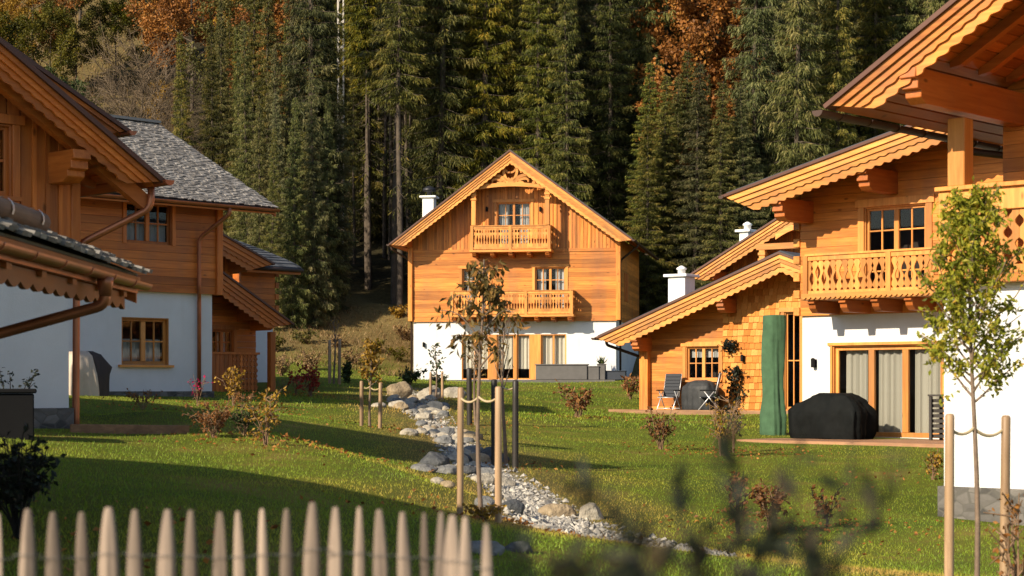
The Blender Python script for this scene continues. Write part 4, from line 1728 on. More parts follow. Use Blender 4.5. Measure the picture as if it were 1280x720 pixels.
# ------------------------------------------------ the near eave at the left edge
def near_eave_house():
    H = House('chalet', 'nearest roof edge at lower left with snow log, copper gutter and downpipe', 'house', 640, 14.1, .75, 0, (-13, -4.3, -9, 0))
    H.o.x = -4.25
    H.e.location.x = -4.25
    zg = 2.43 - .75          # gutter axis
    ue = 1.22                # eave line beyond the wall
    ze = zg + .10
    sl = .40
    run = 6.4
    a = (ue - run, ze + sl * run)
    f = (ue - 2 * run, ze)
    vn, vf = -9.2, .9        # near and far ends (the far end looks at the lawn)
    W = f[0] + ue
    w = MB()
    w.box(-.3, 0, -8.2, 0, -.8, ze + .3, .5)
    w.box(W, W + .3, -8.2, 0, -.8, ze + .3, .5)
    for v in (-8.2, -.3):
        w.prism([(W + .3, -.8), (-.3, -.8), (-.3, ze + .6), (a[0], a[1] - .2), (W + .3, ze + .6)], 'y', v, v + .3, .5)
    w.build('wall', M['plaster'], H.e)
    so = MB()
    for e_ in ((ue, ze), f):
        n = 32
        for i in range(n):
            t0, t1 = i / n, (i + 1) / n - .004
            g = lambda t: (e_[0] + (a[0] - e_[0]) * t, e_[1] + (a[1] - e_[1]) * t)
            p, q = g(t0), g(t1)
            so.prism([(p[0], p[1] - .03), (q[0], q[1] - .03), (q[0], q[1] - .07), (p[0], p[1] - .07)], 'y', vn, vf)
    s_ = so.build('soffit', M['red_y'], H.e)
    for k in range(11):
        rb = MB()
        v = vf - .35 - k * .85
        rb.prism([(ue - .06, ze - .08), (ue - 1.6, ze + sl * 1.54 - .08), (ue - 1.6, ze + sl * 1.54 - .22), (ue - .06, ze - .20)], 'y', v, v + .12)
        rb.build('rafter', M['red_x'], s_)
    # shingles
    sh = MB()
    L = math.hypot(run, sl * run)
    c, s = run / L, sl * run / L
    for side in (1, -1):
        for i in range(int(L / .17) if side == 1 else 1):
            v = vn - random.random() * .1
            while v < vf + .06:
                wd = random.uniform(.10, .2)
                s0 = -.07 + i * .17 + random.uniform(-.03, .02)
                lift = random.uniform(.045, .075)
                P = lambda q_, h: (ue - c * q_ + s * h, ze + s * q_ + c * h)
                (ya, za), (yb, zb), (yc, zc) = P(s0, lift), P(s0 + .34, .01), P(s0, lift - .03)
                v1 = min(v + wd - .01, vf + random.uniform(.02, .07))
                if v1 - v > .03 and side == 1:
                    sh.add([(ya, v, za), (ya, v1, za), (yb, v1, zb), (yb, v, zb), (yc, v, zc), (yc, v1, zc)], [(0, 1, 2, 3), (4, 5, 1, 0), (0, 3, 4), (1, 5, 2)])
                v += wd
    sh.prism([(ue - .02, ze + .0), (a[0], a[1] + .0), (f[0], f[1]), (f[0], f[1] - .02), (a[0], a[1] - .02), (ue - .02, ze - .02)], 'y', vn, vf, .2)
    sh.build('roof', M['shingle'], H.e)
    fb = MB()
    fb.box(ue - .055, ue - .02, vn, vf, ze - .16, ze - .025, .4)
    fb.build('fascia', M['copper'], H.e)
    # scalloped board under the eave
    sc = MB()
    A, B = [], []
    N = 520
    for i in range(N + 1):
        v = vn + (vf - .15 - vn) * i / N
        A.append((v, ze - .16))
        B.append((v, ze - .25 - .045 * abs(math.sin(math.pi * v / .30))))
    sc.band(A, B, 'x', ue - .13, ue - .095)
    sc.build('scalloped_board', M['red_y'], H.e)
    gutter(H, ue + .04, zg + .015, vn, vf + .06, .050, 'copper')
    # far verge boards, seen edge on
    vb = MB()
    vb.prism([(ue - .03, ze - .02), (a[0], a[1] - .02), (a[0], a[1] - .3), (ue - .03, ze - .24)], 'y', vf - .03, vf + .01)
    vb.build('bargeboard', M['red_x'], H.e)
    # snow log on metal brackets
    lg = MB()
    ul, zl = ue - .42, ze + sl * .42 + .115
    lg.tube([(ul, vn, zl), (ul, -.62, zl)], .072, 14)
    lo = lg.build('snow_log', M['log'], H.e, smooth=True)
    for k in range(9):
        v = -.86 - k * .8
        bm_ = MB()
        pts = [(ul - .13, v, zl - .11)] + [(ul + 0.084 * math.cos(t), v, zl + .084 * math.sin(t)) for t in [math.pi * (1.05 - i * 1.2 / 10) for i in range(11)]]
        vs = []
        for p in pts:
            vs += [(p[0], v - .02, p[2]), (p[0], v + .02, p[2])]
        bm_.add(vs, [(2 * i, 2 * i + 2, 2 * i + 3, 2 * i + 1) for i in range(len(pts) - 1)], .5)
        bm_.build('log_bracket', M['alu'], lo)
    v = -.62
    pipe(H, [(ue + .05, v, zg - .04), (ue + .05, v, zg - .22), (.16, v + .02, zg - .52), (.07, v + .02, zg - .75), (.07, v + .02, -.3)], .042, 'copper')
    ht = MB()
    ht.lathe((ue + .05, v, zg - .16), [(.043, 0), (.06, .1), (.06, .14)], 14)
    ht.build('gutter_outlet', M['copper'], H.e, smooth=True)
    return H


HD = central_chalet()
HE = shingled_chalet()
HF = balcony_chalet()
HG = loggia_chalet()
HA = boarded_chalet()
HB = grey_roof_chalet()
HC = porch_chalet()
HN = near_eave_house()
# ================================================================== VEGETATION
def tube_np(paths, n=5):
    """many tubes at once -> verts, quads; paths: list of (points, radii)"""
    V, Q = [], []
    o = 0
    ang = np.arange(n) * 2 * math.pi / n
    for pts, rad in paths:
        pts = np.asarray(pts, float)
        rad = np.asarray(rad, float)
        T = norm(np.gradient(pts, axis=0))
        ref = np.array([0.31, .95, .05])
        A = norm(np.cross(T, ref))
        B = np.cross(T, A)
        ring = pts[:, None, :] + rad[:, None, None] * (A[:, None, :] * np.cos(ang)[None, :, None] + B[:, None, :] * np.sin(ang)[None, :, None])
        V.append(ring.reshape(-1, 3))
        m = len(pts)
        i = (np.arange(m - 1)[:, None] * n + np.arange(n)[None, :])
        j = (np.arange(m - 1)[:, None] * n + (np.arange(n)[None, :] + 1) % n)
        Q.append(np.stack([i, j, j + n, i + n], -1).reshape(-1, 4) + o)
        o += m * n
    return np.concatenate(V), np.concatenate(Q)


def spruce_meshes(seed, H, Rr, bare, mat, dens=34, hang=.8, tw_=1.0):
    g = np.random.default_rng(seed)
    lean = g.normal(size=2) * .012
    zz = np.linspace(0, H, 14)
    tr = np.stack([lean[0] * zz + .05 * np.sin(zz * .4), lean[1] * zz, zz], 1)
    paths = [(tr, .20 * tw_ * (1 - zz / H) ** .8 * (H / 25) + .015)]
    P, D, L, W, T = [], [], [], [], []
    zb = bare * H
    z = max(1.2, zb * .35)
    while z < H - .15:
        live = z > zb
        f = max(0, (z - zb) / (H - zb))
        n = int(g.integers(4, 7)) if live else int(g.integers(1, 4))
        a0 = g.random() * 6.28
        for k in range(n):
            az = a0 + 6.28 * k / n + g.normal() * .25
            zj = z + g.uniform(-.18, .18)
            if live:
                ln = Rr * ((1 - f) ** .85 * .92 + .06) * g.uniform(.45, 1.2) * (1 if f > .1 else .6 + 4 * f)
            else:
                ln = Rr * g.uniform(.15, .5)
            el = -.30 + .75 * f + g.normal() * .08
            t = np.linspace(0, 1, 7)
            r_ = ln * t
            zo = ln * (math.tan(el) * t - .32 * t * t + .24 * t ** 4)
            d = np.array([math.cos(az), math.sin(az)])
            sp = np.stack([d[0] * r_ + lean[0] * zj, d[1] * r_ + lean[1] * zj, zj + zo], 1)
            paths.append((sp, .030 * (1 - t * .85) * (.5 + ln / 3)))
            if not live and g.random() < .75:
                continue
            m = int(ln * dens * 2.0 * (1 if live else .2)) + 4
            u = g.random(m) ** .75
            ii = np.clip((u * 6).astype(int), 0, 5)
            fr = (u * 6 - ii)[:, None]
            base = sp[ii] * (1 - fr) + sp[ii + 1] * fr
            side = g.choice([-1, 1], m)
            lat = side * g.random(m) * (.30 * ln * (1 - u) + .10) * (g.random(m) < .75)
            base[:, 0] += -d[1] * lat
            base[:, 1] += d[0] * lat
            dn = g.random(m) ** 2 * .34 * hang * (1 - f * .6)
            base[:, 2] -= dn
            dr = np.stack([d[0] * .55 - d[1] * side * .5, d[1] * .55 + d[0] * side * .5, np.full(m, -.25)], 1)
            dr[:, 2] -= g.random(m) * hang * 1.3
            dr += g.normal(size=(m, 3)) * .22
            P.append(base)
            D.append(dr)
            L.append(g.uniform(.18, .50, m) * (1 - .35 * f))
            W.append(g.uniform(.028, .06, m))
            bt = g.normal() * .12
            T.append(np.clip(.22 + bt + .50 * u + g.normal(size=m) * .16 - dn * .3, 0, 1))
        z += g.uniform(.34, .60) * (1 - .3 * f)
    V, Q = tube_np(paths, 5)
    trunk = npmesh('trunk', V, Q, M['bark'], 'mesh', smooth=True)
    P, D, L, W, T = (np.concatenate(x) for x in (P, D, L, W, T))
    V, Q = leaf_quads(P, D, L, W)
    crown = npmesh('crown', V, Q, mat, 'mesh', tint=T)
    return trunk, crown


def place_tree(name, meshes, loc, rz, s, label, cat='tree', group=None):
    r_ = tag(empty(name, loc, rz), label, cat, group)
    r_.scale = (s, s, s)
    for nm, me in zip(('trunk', 'crown'), meshes):
        o = bpy.data.objects.new(nm, me)
        COL.objects.link(o)
        o.parent = r_
    return r_


def branching(g, base, H, spread, n1, n2, up=.5, trunk_r=.12, crown0=.25):
    """trunk, limbs and twigs of a broad-leaved tree -> tube paths and twig sample points"""
    zz = np.linspace(0, 1, 9)
    tr = np.stack([.06 * H * .3 * np.sin(zz * 3 + g.random() * 6) * zz, .04 * H * .3 * np.sin(zz * 4 + g.random() * 6) * zz, H * zz * .95], 1)
    paths = [(tr, trunk_r * (1 - zz * .9))]
    tips = []
    for i in range(n1):
        f = crown0 + (1 - crown0) * (i + g.random()) / n1
        j = min(int(f * 8), 7)
        p0 = tr[j] + (tr[j + 1] - tr[j]) * (f * 8 - j)
        az = i * 2.4 + g.normal() * .3
        ln = spread * (1.1 - .75 * f) * g.uniform(.75, 1.15)
        t = np.linspace(0, 1, 6)
        e = up * (0.6 + .8 * f)
        pts = p0 + np.stack([math.cos(az) * ln * t, math.sin(az) * ln * t, ln * (e * t + .25 * t * t)], 1) + g.normal(size=(6, 3)) * .03 * ln * t[:, None]
        paths.append((pts, trunk_r * .38 * (1.15 - f) * (1 - .85 * t) + .004))
        for k in range(n2):
            u = .25 + .75 * (k + g.random()) / n2
            q = min(int(u * 5), 4)
            p1 = pts[q] + (pts[q + 1] - pts[q]) * (u * 5 - q)
            d = np.array([math.cos(az), math.sin(az), e]) * .6 + g.normal(size=3) * .65
            d /= np.linalg.norm(d)
            l2 = ln * .42 * g.uniform(.5, 1.1)
            tt = np.linspace(0, 1, 4)
            tw = p1 + d * l2 * tt[:, None] + np.array([0, 0, .12 * l2]) * (tt ** 2)[:, None]
            paths.append((tw, trunk_r * .10 * (1 - .8 * tt) + .003))
            tips.append(tw)
    return paths, tips


def leaves_on(g, tips, n, L, W, spread, droop=.3):
    tips = np.stack(tips)
    k = g.integers(0, len(tips), n)
    u = g.random(n) ** .6 * 3
    i = np.clip(u.astype(int), 0, 2)
    fr = (u - i)[:, None]
    P = tips[k, i] * (1 - fr) + tips[k, i + 1] * fr + g.normal(size=(n, 3)) * spread
    D = g.normal(size=(n, 3))
    D[:, 2] -= droop
    return leaf_quads(P, D, g.uniform(.6, 1.2, n) * L, g.uniform(.7, 1.2, n) * W), k


def broad_meshes(seed, H, spread, nl, mat, L=.22, W=.15, n1=16, n2=7, bark='bark', up=.55, crown0=.2, r=.14, droop=.3):
    g = np.random.default_rng(seed)
    paths, tips = branching(g, None, H, spread, n1, n2, up, r, crown0)
    V, Q = tube_np(paths, 5)
    trunk = npmesh('trunk', V, Q, M[bark], 'mesh', smooth=True)
    if not nl:
        return (trunk,)
    (V, Q), k = leaves_on(g, tips, nl, L, W, spread * .05, droop)
    base = g.random(len(tips))[k] * .6 + g.random(nl) * .4
    crown = npmesh('crown', V, Q, mat, 'mesh', tint=base)
    return trunk, crown


# ================================================================== STONES
def boulder(label, px, py, wpx, tone, flat=.62, group='boulders along the stream bed', hpx=None):
    b = ground_at(px, py)
    k = b.y / F
    r = wpx * k / 2
    bm = bmesh.new()
    bmesh.ops.create_icosphere(bm, subdivisions=4 if wpx > 18 else 3, radius=1)
    sd = Vector((px * .37, py * .71, wpx))
    g = random.Random(px * 1000 + py)
    planes = []
    for _ in range(9):
        n = Vector((g.gauss(0, 1), g.gauss(0, 1), g.gauss(.1, .8))).normalized()
        planes.append((n, g.uniform(.62, .92)))
    fl = flat if hpx is None else hpx / wpx
    sy = g.uniform(.7, 1.0)
    for v in bm.verts:
        p = v.co.copy()
        for n, dd in planes:
            q = p.dot(n) - dd
            if q > 0:
                p -= n * q * .85
        p *= 1 + .10 * mnoise.noise(p * 2.2 + sd) + .035 * mnoise.noise(p * 7 + sd)
        v.co = Vector((p.x * r * 1.12, p.y * r * sy * 1.1, p.z * r * fl * 1.15 + r * fl * .42))
    for f in bm.faces:
        f.smooth = True
    me = bpy.data.meshes.new('boulder')
    bm.to_mesh(me)
    bm.free()
    me.materials.append(M['rock_' + tone])
    o = bpy.data.objects.new('boulder', me)
    COL.objects.link(o)
    o.location = b
    o.rotation_euler = (0, 0, g.uniform(-.5, .5))
    tag(o, label, 'boulder', group)
    return o


small = 'fist sized pale stone lying among the cobbles of the stream bed'
for a in [
    (498, 496, 34, 'tan', 'large tan boulder at the head of the stream', .75), (537, 499, 28, 'pale', 'tall pale grey boulder behind the thin stakes', .8),
    (567, 497, 28, 'pale', 'pale boulder in front of the blind covered glazing', .6), (473, 509, 18, 'pale', 'flat white boulder at the left edge of the upper stream', .5),
    (496, 510, 26, 'pale', 'long low pale boulder in the upper stream', .5), (513, 504, 18, 'pale', 'pale rounded boulder below the tan one', .6),
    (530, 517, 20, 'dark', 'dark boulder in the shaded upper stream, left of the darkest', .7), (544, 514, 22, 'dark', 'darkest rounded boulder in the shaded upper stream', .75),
    (555, 521, 16, 'grey', 'grey boulder right of the darkest one', .6), (511, 544, 22, 'pale', 'pale flat boulder at the left side of the middle stream', .5),
    (527, 542, 15, 'pale', 'small pale boulder right of the flat one', .7), (542, 546, 18, 'pale', 'pale pointed boulder in the middle stream', .7),
    (556, 555, 24, 'grey', 'broad grey boulder in the middle stream', .55), (562, 540, 14, 'grey', 'small grey boulder above the broad one', .6),
    (590, 551, 28, 'tan', 'yellowish boulder just left of the vase shaped tree', .55), (530, 589, 30, 'grey', 'grey boulder at the left end of the shaded heap', .5),
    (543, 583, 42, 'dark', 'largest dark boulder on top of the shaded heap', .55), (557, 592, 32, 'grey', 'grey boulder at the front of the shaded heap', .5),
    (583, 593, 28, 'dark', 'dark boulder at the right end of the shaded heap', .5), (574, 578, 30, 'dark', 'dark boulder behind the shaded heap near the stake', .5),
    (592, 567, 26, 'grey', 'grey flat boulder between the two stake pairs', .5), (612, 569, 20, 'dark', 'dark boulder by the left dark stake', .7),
    (622, 578, 28, 'dark', 'dark boulder at the foot of the vase shaped tree', .6), (604, 604, 28, 'pale', 'white boulder just left of the young tree trunk', .6),
    (624, 608, 40, 'pale', 'wide white boulder behind the right pale stake', .5), (546, 605, 18, 'pale', 'small pale boulder on the left gravel edge', .6),
    (559, 609, 18, 'tan', 'small tan boulder on the left gravel edge', .6), (607, 634, 28, 'grey', 'grey boulder between the pale stakes', .65),
    (640, 640, 30, 'dark', 'dark grey boulder right of the right pale stake', .7), (696, 648, 44, 'tan', 'brown loaf shaped boulder on the gravel edge', .52),
    (738, 649, 33, 'pale', 'whitish block shaped boulder right of the brown one', .78), (676, 662, 20, 'pale', 'small pale boulder before the brown one', .4),
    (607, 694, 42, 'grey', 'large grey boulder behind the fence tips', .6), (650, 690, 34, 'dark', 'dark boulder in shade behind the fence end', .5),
]:
    boulder(a[4], a[0], a[1], a[2], a[3], a[5])
g_ = random.Random(4)
for i in range(150):
    t = g_.random() * (len(STREAM) - 1)
    j = int(t)
    c = STREAM[j] * (1 - t + j) + STREAM[j + 1] * (t - j)
    if c[1] < 24.5 or (c[1] < 34 and g_.random() < .6):
        continue
    x, y = c[0] + g_.uniform(-1.3, 1.3) * c[2], c[1] + g_.uniform(-.3, .3)
    px, py = CX + F * x / y, HY - (z1(x, y) - CZ) * F / y
    boulder(small, px, py, g_.uniform(.12, .42) ** 1.0 * F / y, g_.choice(['pale', 'pale', 'pale', 'grey', 'tan']), .6, 'small stones in the stream bed')


def pebbles(n):
    g = np.random.default_rng(3)
    seg = g.random(n) ** 1.9 * (len(STREAM) - 1.001)
    j = seg.astype(int)
    f = (seg - j)[:, None]
    c = STREAM[j] * (1 - f) + STREAM[j + 1] * f
    off = np.clip(g.normal(size=n) * .55, -1.25, 1.25) * (c[:, 2] + .06)
    # across the stream
    d = STREAM[j + 1, :2] - STREAM[j, :2]
    d /= np.linalg.norm(d, axis=1, keepdims=True)
    X, Y = c[:, 0] - d[:, 1] * off, c[:, 1] + d[:, 0] * off
    Z = tz(X, Y)
    r = .014 + .035 * g.random(n) ** 2.5
    o = np.array([(1, 0, 0), (-1, 0, 0), (0, 1, 0), (0, -1, 0), (0, 0, 1), (0, 0, -1)], float)
    tri = np.array([(0, 2, 4), (2, 1, 4), (1, 3, 4), (3, 0, 4), (2, 0, 5), (1, 2, 5), (3, 1, 5), (0, 3, 5)])
    S = g.uniform(.6, 1.4, (n, 1, 3)) * np.array([1.1, 1.1, .8])
    jit = g.normal(size=(n, 6, 3)) * .22
    P = (o[None] + jit) * S * r[:, None, None]
    a = g.random(n) * 6.28
    ca, sa = np.cos(a)[:, None], np.sin(a)[:, None]
    P = np.stack([P[..., 0] * ca - P[..., 1] * sa, P[..., 0] * sa + P[..., 1] * ca, P[..., 2]], -1)
    P += np.stack([X, Y, Z + r * .35], 1)[:, None]
    Q = (tri[None] + (np.arange(n) * 6)[:, None, None]).reshape(-1, 3)
    tag(npmesh('gravel', P.reshape(-1, 3), Q, M['pebble'], tint=np.repeat(g.random(n), 8)), 'pale gravel lining the dry stream bed', 'gravel', kind='stuff')


pebbles(15000)


# ================================================================== GARDEN THINGS
def loft(name, secs, mat, seed=0, disp=.02, fold=.0, nf=13):
    """stacked closed outlines -> soft cover mesh"""
    V, Fc = [], []
    n = len(secs[0])
    for s in secs:
        V += [tuple(p) for p in s]
    for i in range(len(secs) - 1):
        for k in range(n):
            Fc.append((i * n + k, i * n + (k + 1) % n, (i + 1) * n + (k + 1) % n, (i + 1) * n + k))
    Fc.append(tuple((len(secs) - 1) * n + k for k in range(n)))
    me = bpy.data.meshes.new(name)
    me.from_pydata(V, [], Fc)
    bm = bmesh.new()
    bm.from_mesh(me)
    bmesh.ops.recalc_face_normals(bm, faces=bm.faces)
    bmesh.ops.subdivide_edges(bm, edges=bm.edges, cuts=2, use_grid_fill=True)
    for v in bm.verts:
        p = v.co
        q = Vector((p.x * 2.2 + seed, p.y * 2.2, p.z * 1.1))
        v.co += Vector((mnoise.noise(q), mnoise.noise(q + Vector((9, 3, 1))), .3 * mnoise.noise(q + Vector((4, 7, 2))))) * disp
        q = Vector((p.x * 9 + seed, p.y * 9, p.z * 2.5))
        v.co += Vector((mnoise.noise(q), mnoise.noise(q + Vector((5, 5, 5))), 0)) * disp * .6
    zm = max(v.co.z for v in bm.verts)
    for v in bm.verts:
        p = v.co
        a = math.atan2(p.y, p.x)
        k = 1 + fold * (1 - .7 * p.z / zm) * (abs(math.sin(a * nf / 2 + 1.3 * math.sin(a * 3 + seed) + p.z * .8)) - .5)
        p.x *= k
        p.y *= k
    for f in bm.faces:
        f.smooth = True
    bm.to_mesh(me)
    bm.free()
    me.materials.append(mat)
    o = bpy.data.objects.new(name, me)
    COL.objects.link(o)
    return o


def rect(x0, x1, y0, y1, z, n=6):
    P = []
    for a, b in (((x0, y0), (x1, y0)), ((x1, y0), (x1, y1)), ((x1, y1), (x0, y1)), ((x0, y1), (x0, y0))):
        for i in range(n):
            t = i / n
            P.append((a[0] + (b[0] - a[0]) * t, a[1] + (b[1] - a[1]) * t, z))
    return P


# terrace deck of the sunlit chalet
vd = -3.1
dk = MB()
u0, u1 = HF.uz(922, 555, vd)[0], 9.0
nb = 22
for i in range(nb):
    y0 = vd + (-.02 - vd) * i / nb
    dk.box(u0, u1, y0, y0 + (-.02 - vd) / nb - .008, -.02, .02)
root = tag(empty('wooden_deck', HF.o, HF.e.rotation_euler.z), 'low timber terrace deck under the covered grill and parasol', 'deck')
dk.build('deck_boards', M['deck'], root)
sk = MB()
sk.box(u0, u1, vd - .03, vd - .004, -.22, .015)
sk.box(u0 - .03, u0 - .003, vd, -.02, -.22, .015)
sk.build('deck_edge', M['deck'], root)
BLOCK.append((HF.o.x, HF.o.y, HF.r[0], HF.r[1], u0, u1, vd, 0))
# terrace of the shingled chalet
ve_ = -1.5
root = tag(empty('paved_terrace', HE.o, HE.e.rotation_euler.z), 'pale edged terrace under the folding chairs', 'terrace')
te = MB()
te.box(HE.uz(765, 516, ve_)[0], 8, ve_, -.1, -.25, -.03, .5)
te.build('terrace_slab', M['planter'], root)
tk = MB()
tk.box(HE.uz(765, 516, ve_)[0] - .06, 8, ve_ - .12, ve_ - .003, -.3, -.005, .8)
tk.build('terrace_kerb', M['edging'], root)


def place(o, H, u, v, z=0.0, rz=0.0):
    o.location = H.world(u, v, z)
    o.rotation_euler = (0, 0, H.e.rotation_euler.z + rz)
    return o


# green parasol in its cover
secs = []
for z, r in ((.0, .26), (.05, .30), (.5, .30), (.78, .26), (1.1, .25), (1.7, .27), (2.2, .28), (2.55, .285), (2.66, .275)):
    s = []
    for k in range(18):
        a = k / 18 * 6.283
        rr = r * (1 + (.16 if k % 3 == 0 else -.05) * (.4 + .6 * math.sin(z * 1.4 + k)))
        s.append((rr * math.cos(a), rr * math.sin(a) * .9, z))
    secs.append(s)
pr = loft('parasol_cover', secs, M['green'], seed=2, disp=.03, fold=.16, nf=9)
par = tag(empty('parasol', (0, 0, 0)), 'closed parasol in a tall green cover beside the terrace', 'parasol')
pr.parent = par
pb = MB()
pb.box(-.4, .4, -.4, .4, -.06, .02, .5)
pb.build('base', M['planter'], par, bevel=.02)
uu, zz_ = HF.uz(967, 548, -.45)
place(par, HF, uu, -.45, zz_)
par.scale = (1, 1, 1.08)
# covered grill on the deck
secs = []
L_ = .86
for z, x0, x1, d in ((.0, -.70, .82, .36), (.12, -.74, .86, .38), (.50, -.78, .88, .38), (.62, -.84, .87, .37), (.74, -.70, .80, .33), (.85, -.46, .72, .29), (.95, -.26, .60, .24), (1.01, -.12, .46, .17)):
    secs.append(rect(x0, x1, -d, d, z, 5))
gr = tag(loft('covered_grill', secs, M['bbqblack'], seed=7, disp=.08, fold=.14, nf=17), 'grill under a black cover in front of the terrace doors', 'grill')
place(gr, HF, HF.uz(1036, 540, -1.3)[0], -1.3, .025)
# slatted box at the wall end
sb = tag(empty('slatted_box', (0, 0, 0)), 'narrow dark slatted wood box right of the terrace doors', 'box')
m_ = MB()
m_.box(-.03, .03, -.25, -.19, 0, .95)
m_.box(-.03, .03, .19, .25, 0, .95)
m_.box(.5, .56, -.25, -.19, 0, .95)
m_.box(.5, .56, .19, .25, 0, .95)
m_.box(-.05, .58, -.27, .27, .951, .99)
m_.build('frame', M['darkstake'], sb)
m_ = MB()
for i in range(8):
    m_.box(-.025, .55, -.17, .17, .05 + i * .11, .12 + i * .11)
m_.build('slats', M['darkstake'], sb)
place(sb, HF, HF.uz(1170, 540, -.5)[0], -.5, .02)


def folding_chair(label, lean=.32):
    r_ = tag(empty('folding_chair', (0, 0, 0)), label, 'chair', 'folding garden chairs on the terrace')
    W2 = .27
    back0, back1 = Vector((0, .18, .42)), Vector((0, .18 + .78 * math.sin(lean), .42 + .78 * math.cos(lean)))
    for s in (-1, 1):
        o = Vector((s * W2, 0, 0))
        for nm, pts in (('leg', [o + Vector((0, .34, 0)), o + Vector((0, -.16, .62))]), ('leg', [o + Vector((0, -.34, 0)), o + Vector((0, .16, .60))])):
            m = MB()
            m.tube(pts, .016, 8, .5)
            m.build(nm, M['alu'], r_, smooth=True)
        m = MB()
        m.box(s * W2 - .028 + s * .02, s * W2 + .028 + s * .02, -.28, .22, .62, .655, .5)
        m.build('armrest', M['black'], r_, bevel=.01)
        m = MB()
        m.tube([o + back0, o + back1], .015, 8, .5)
        m.build('back_frame', M['alu'], r_, smooth=True)
    m = MB()
    for y, z in ((-.30, .06), (.30, .06), (-.27, .41), (.2, .41)):
        m.tube([(-W2, y, z), (W2, y, z)], .013, 8, .5)
    m.build('crossbars', M['alu'], r_, smooth=True)
    m = MB()
    m.box(-W2 + .01, W2 - .01, -.28, .2, .415, .445, .5)
    m.build('seat', M['mesh'], r_, bevel=.01)
    m = MB()
    nrm = Vector((0, -math.cos(lean), math.sin(lean))) * .022
    d = (back1 - back0)
    n = 7
    for i in range(n):
        a = back0 + d * (i / n) + nrm
        b = back0 + d * ((i + .96) / n) + nrm
        m.beam(a, b, (W2 - .008) * 2, .04, up=nrm)
    m.build('backrest', M['mesh'], r_, bevel=.008)
    return r_


c1 = folding_chair('folding chair facing the lawn, its tall dark back in full view')
place(c1, HE, HE.uz(833, 513, -.9)[0], -.75, -.03, .12)
c2 = folding_chair('folding chair seen from the side before the round cover', .22)
place(c2, HE, HE.uz(886, 513, -1.0)[0], -.95, -.03, -1.15)
secs = []
for z, r in ((0, .58), (.06, .62), (.5, .64), (.75, .58), (.9, .42), (.96, .2)):
    secs.append([(r * math.cos(k / 20 * 6.283), r * .62 * math.sin(k / 20 * 6.283), z) for k in range(20)])
rc = tag(loft('covered_table', secs, M['charcoal'], seed=12, disp=.05, fold=.12, nf=15), 'rounded garden table under a charcoal cover between the chairs', 'table')
place(rc, HE, HE.uz(874, 511, -.6)[0], -.52, -.03)
# covered grill at the left wall
root = tag(empty('covered_grill', (0, 0, 0)), 'grill under a two tone beige and brown cover by the left white wall', 'grill')
a = loft('cover', [rect(-.42, .22, -.36, .36, z, 5) for z in (0, .08, .45)] + [rect(-.40, .2, -.34, .34, .62, 5), rect(-.26, .16, -.28, .28, .84, 5), rect(-.12, .12, -.2, .2, .92, 5)], M['tancover'], seed=3, disp=.04, fold=.08)
a.parent = root
a = loft('side_panel', [rect(.19, .52, -.34, .34, z, 5) for z in (0, .08, .45)] + [rect(.19, .56, -.32, .32, .6, 5), rect(.13, .34, -.26, .26, .86, 5), rect(.10, .2, -.18, .18, .93, 5)], M['browncover'], seed=5, disp=.03)
a.parent = root
gp = ground_at(100, 498)
place(root, HB, HB.uz(99, 498, -.8)[0], -.8, 1.36 - HB.o.z + .05)
root.scale = (1.12, 1.12, 1.12)
# planter and pots at the central chalet
root = tag(empty('planter_box', (0, 0, 0)), 'long dark grey planter under the right ground floor window', 'planter')
m_ = MB()
w_ = HD.u(735) - HD.u(671)
m_.box(0, w_, -.45, .0, 0, .64, .5)
m_.build('trough', M['planter'], root, bevel=.03)
m_ = MB()
m_.box(-.03, w_ + .03, -.48, .03, .642, .70, .6)
m_.build('rim', M['planter'], root, bevel=.02)
place(root, HD, HD.uz(671, 470, -.6)[0], -.5, .0)
for px, r, h, lab in ((743, .24, .56, 'square grey plant pot nearest the long planter'), (752, .18, .66, 'slim grey plant pot with a small green plant')):
    pt = tag(empty('plant_pot', (0, 0, 0)), lab, 'pot')
    m_ = MB()
    m_.prism([(-r, -r), (r, -r), (r, r), (-r, r)], 'z', 0, h, .5)
    m_.prism([(-r - .02, -r - .02), (r + .02, -r - .02), (r + .02, r + .02), (-r - .02, r + .02)], 'z', h + .002, h + .05, .5)
    m_.build('pot', M['planter'], pt, bevel=.02)
    if r < .2:
        g = np.random.default_rng(2)
        n = 60
        P = np.stack([g.normal(size=n) * .05, g.normal(size=n) * .05, np.full(n, h)], 1)
        D = np.stack([g.normal(size=n) * .4, g.normal(size=n) * .4, np.ones(n)], 1)
        V, Q = leaf_quads(P, D, g.uniform(.2, .5, n), .05)
        npmesh('plant', V, Q, M['lf_green'], pt, tint=g.random(n))
    place(pt, HD, HD.uz(px, 470, -.7)[0], -.7, .0)
bx = tag(empty('storage_box', (0, 0, 0)), 'low slate blue storage box at the corner of the central chalet', 'box')
m_ = MB()
m_.box(0, .95, -.4, 0, 0, .36, .5)
m_.build('body', M['bluebox'], bx, bevel=.02)
m_ = MB()
m_.box(-.02, .97, -.42, .02, .362, .41, .5)
m_.build('lid', M['bluebox'], bx, bevel=.015)
place(bx, HD, HD.uz(756, 470, -.5)[0], -.35, 0)
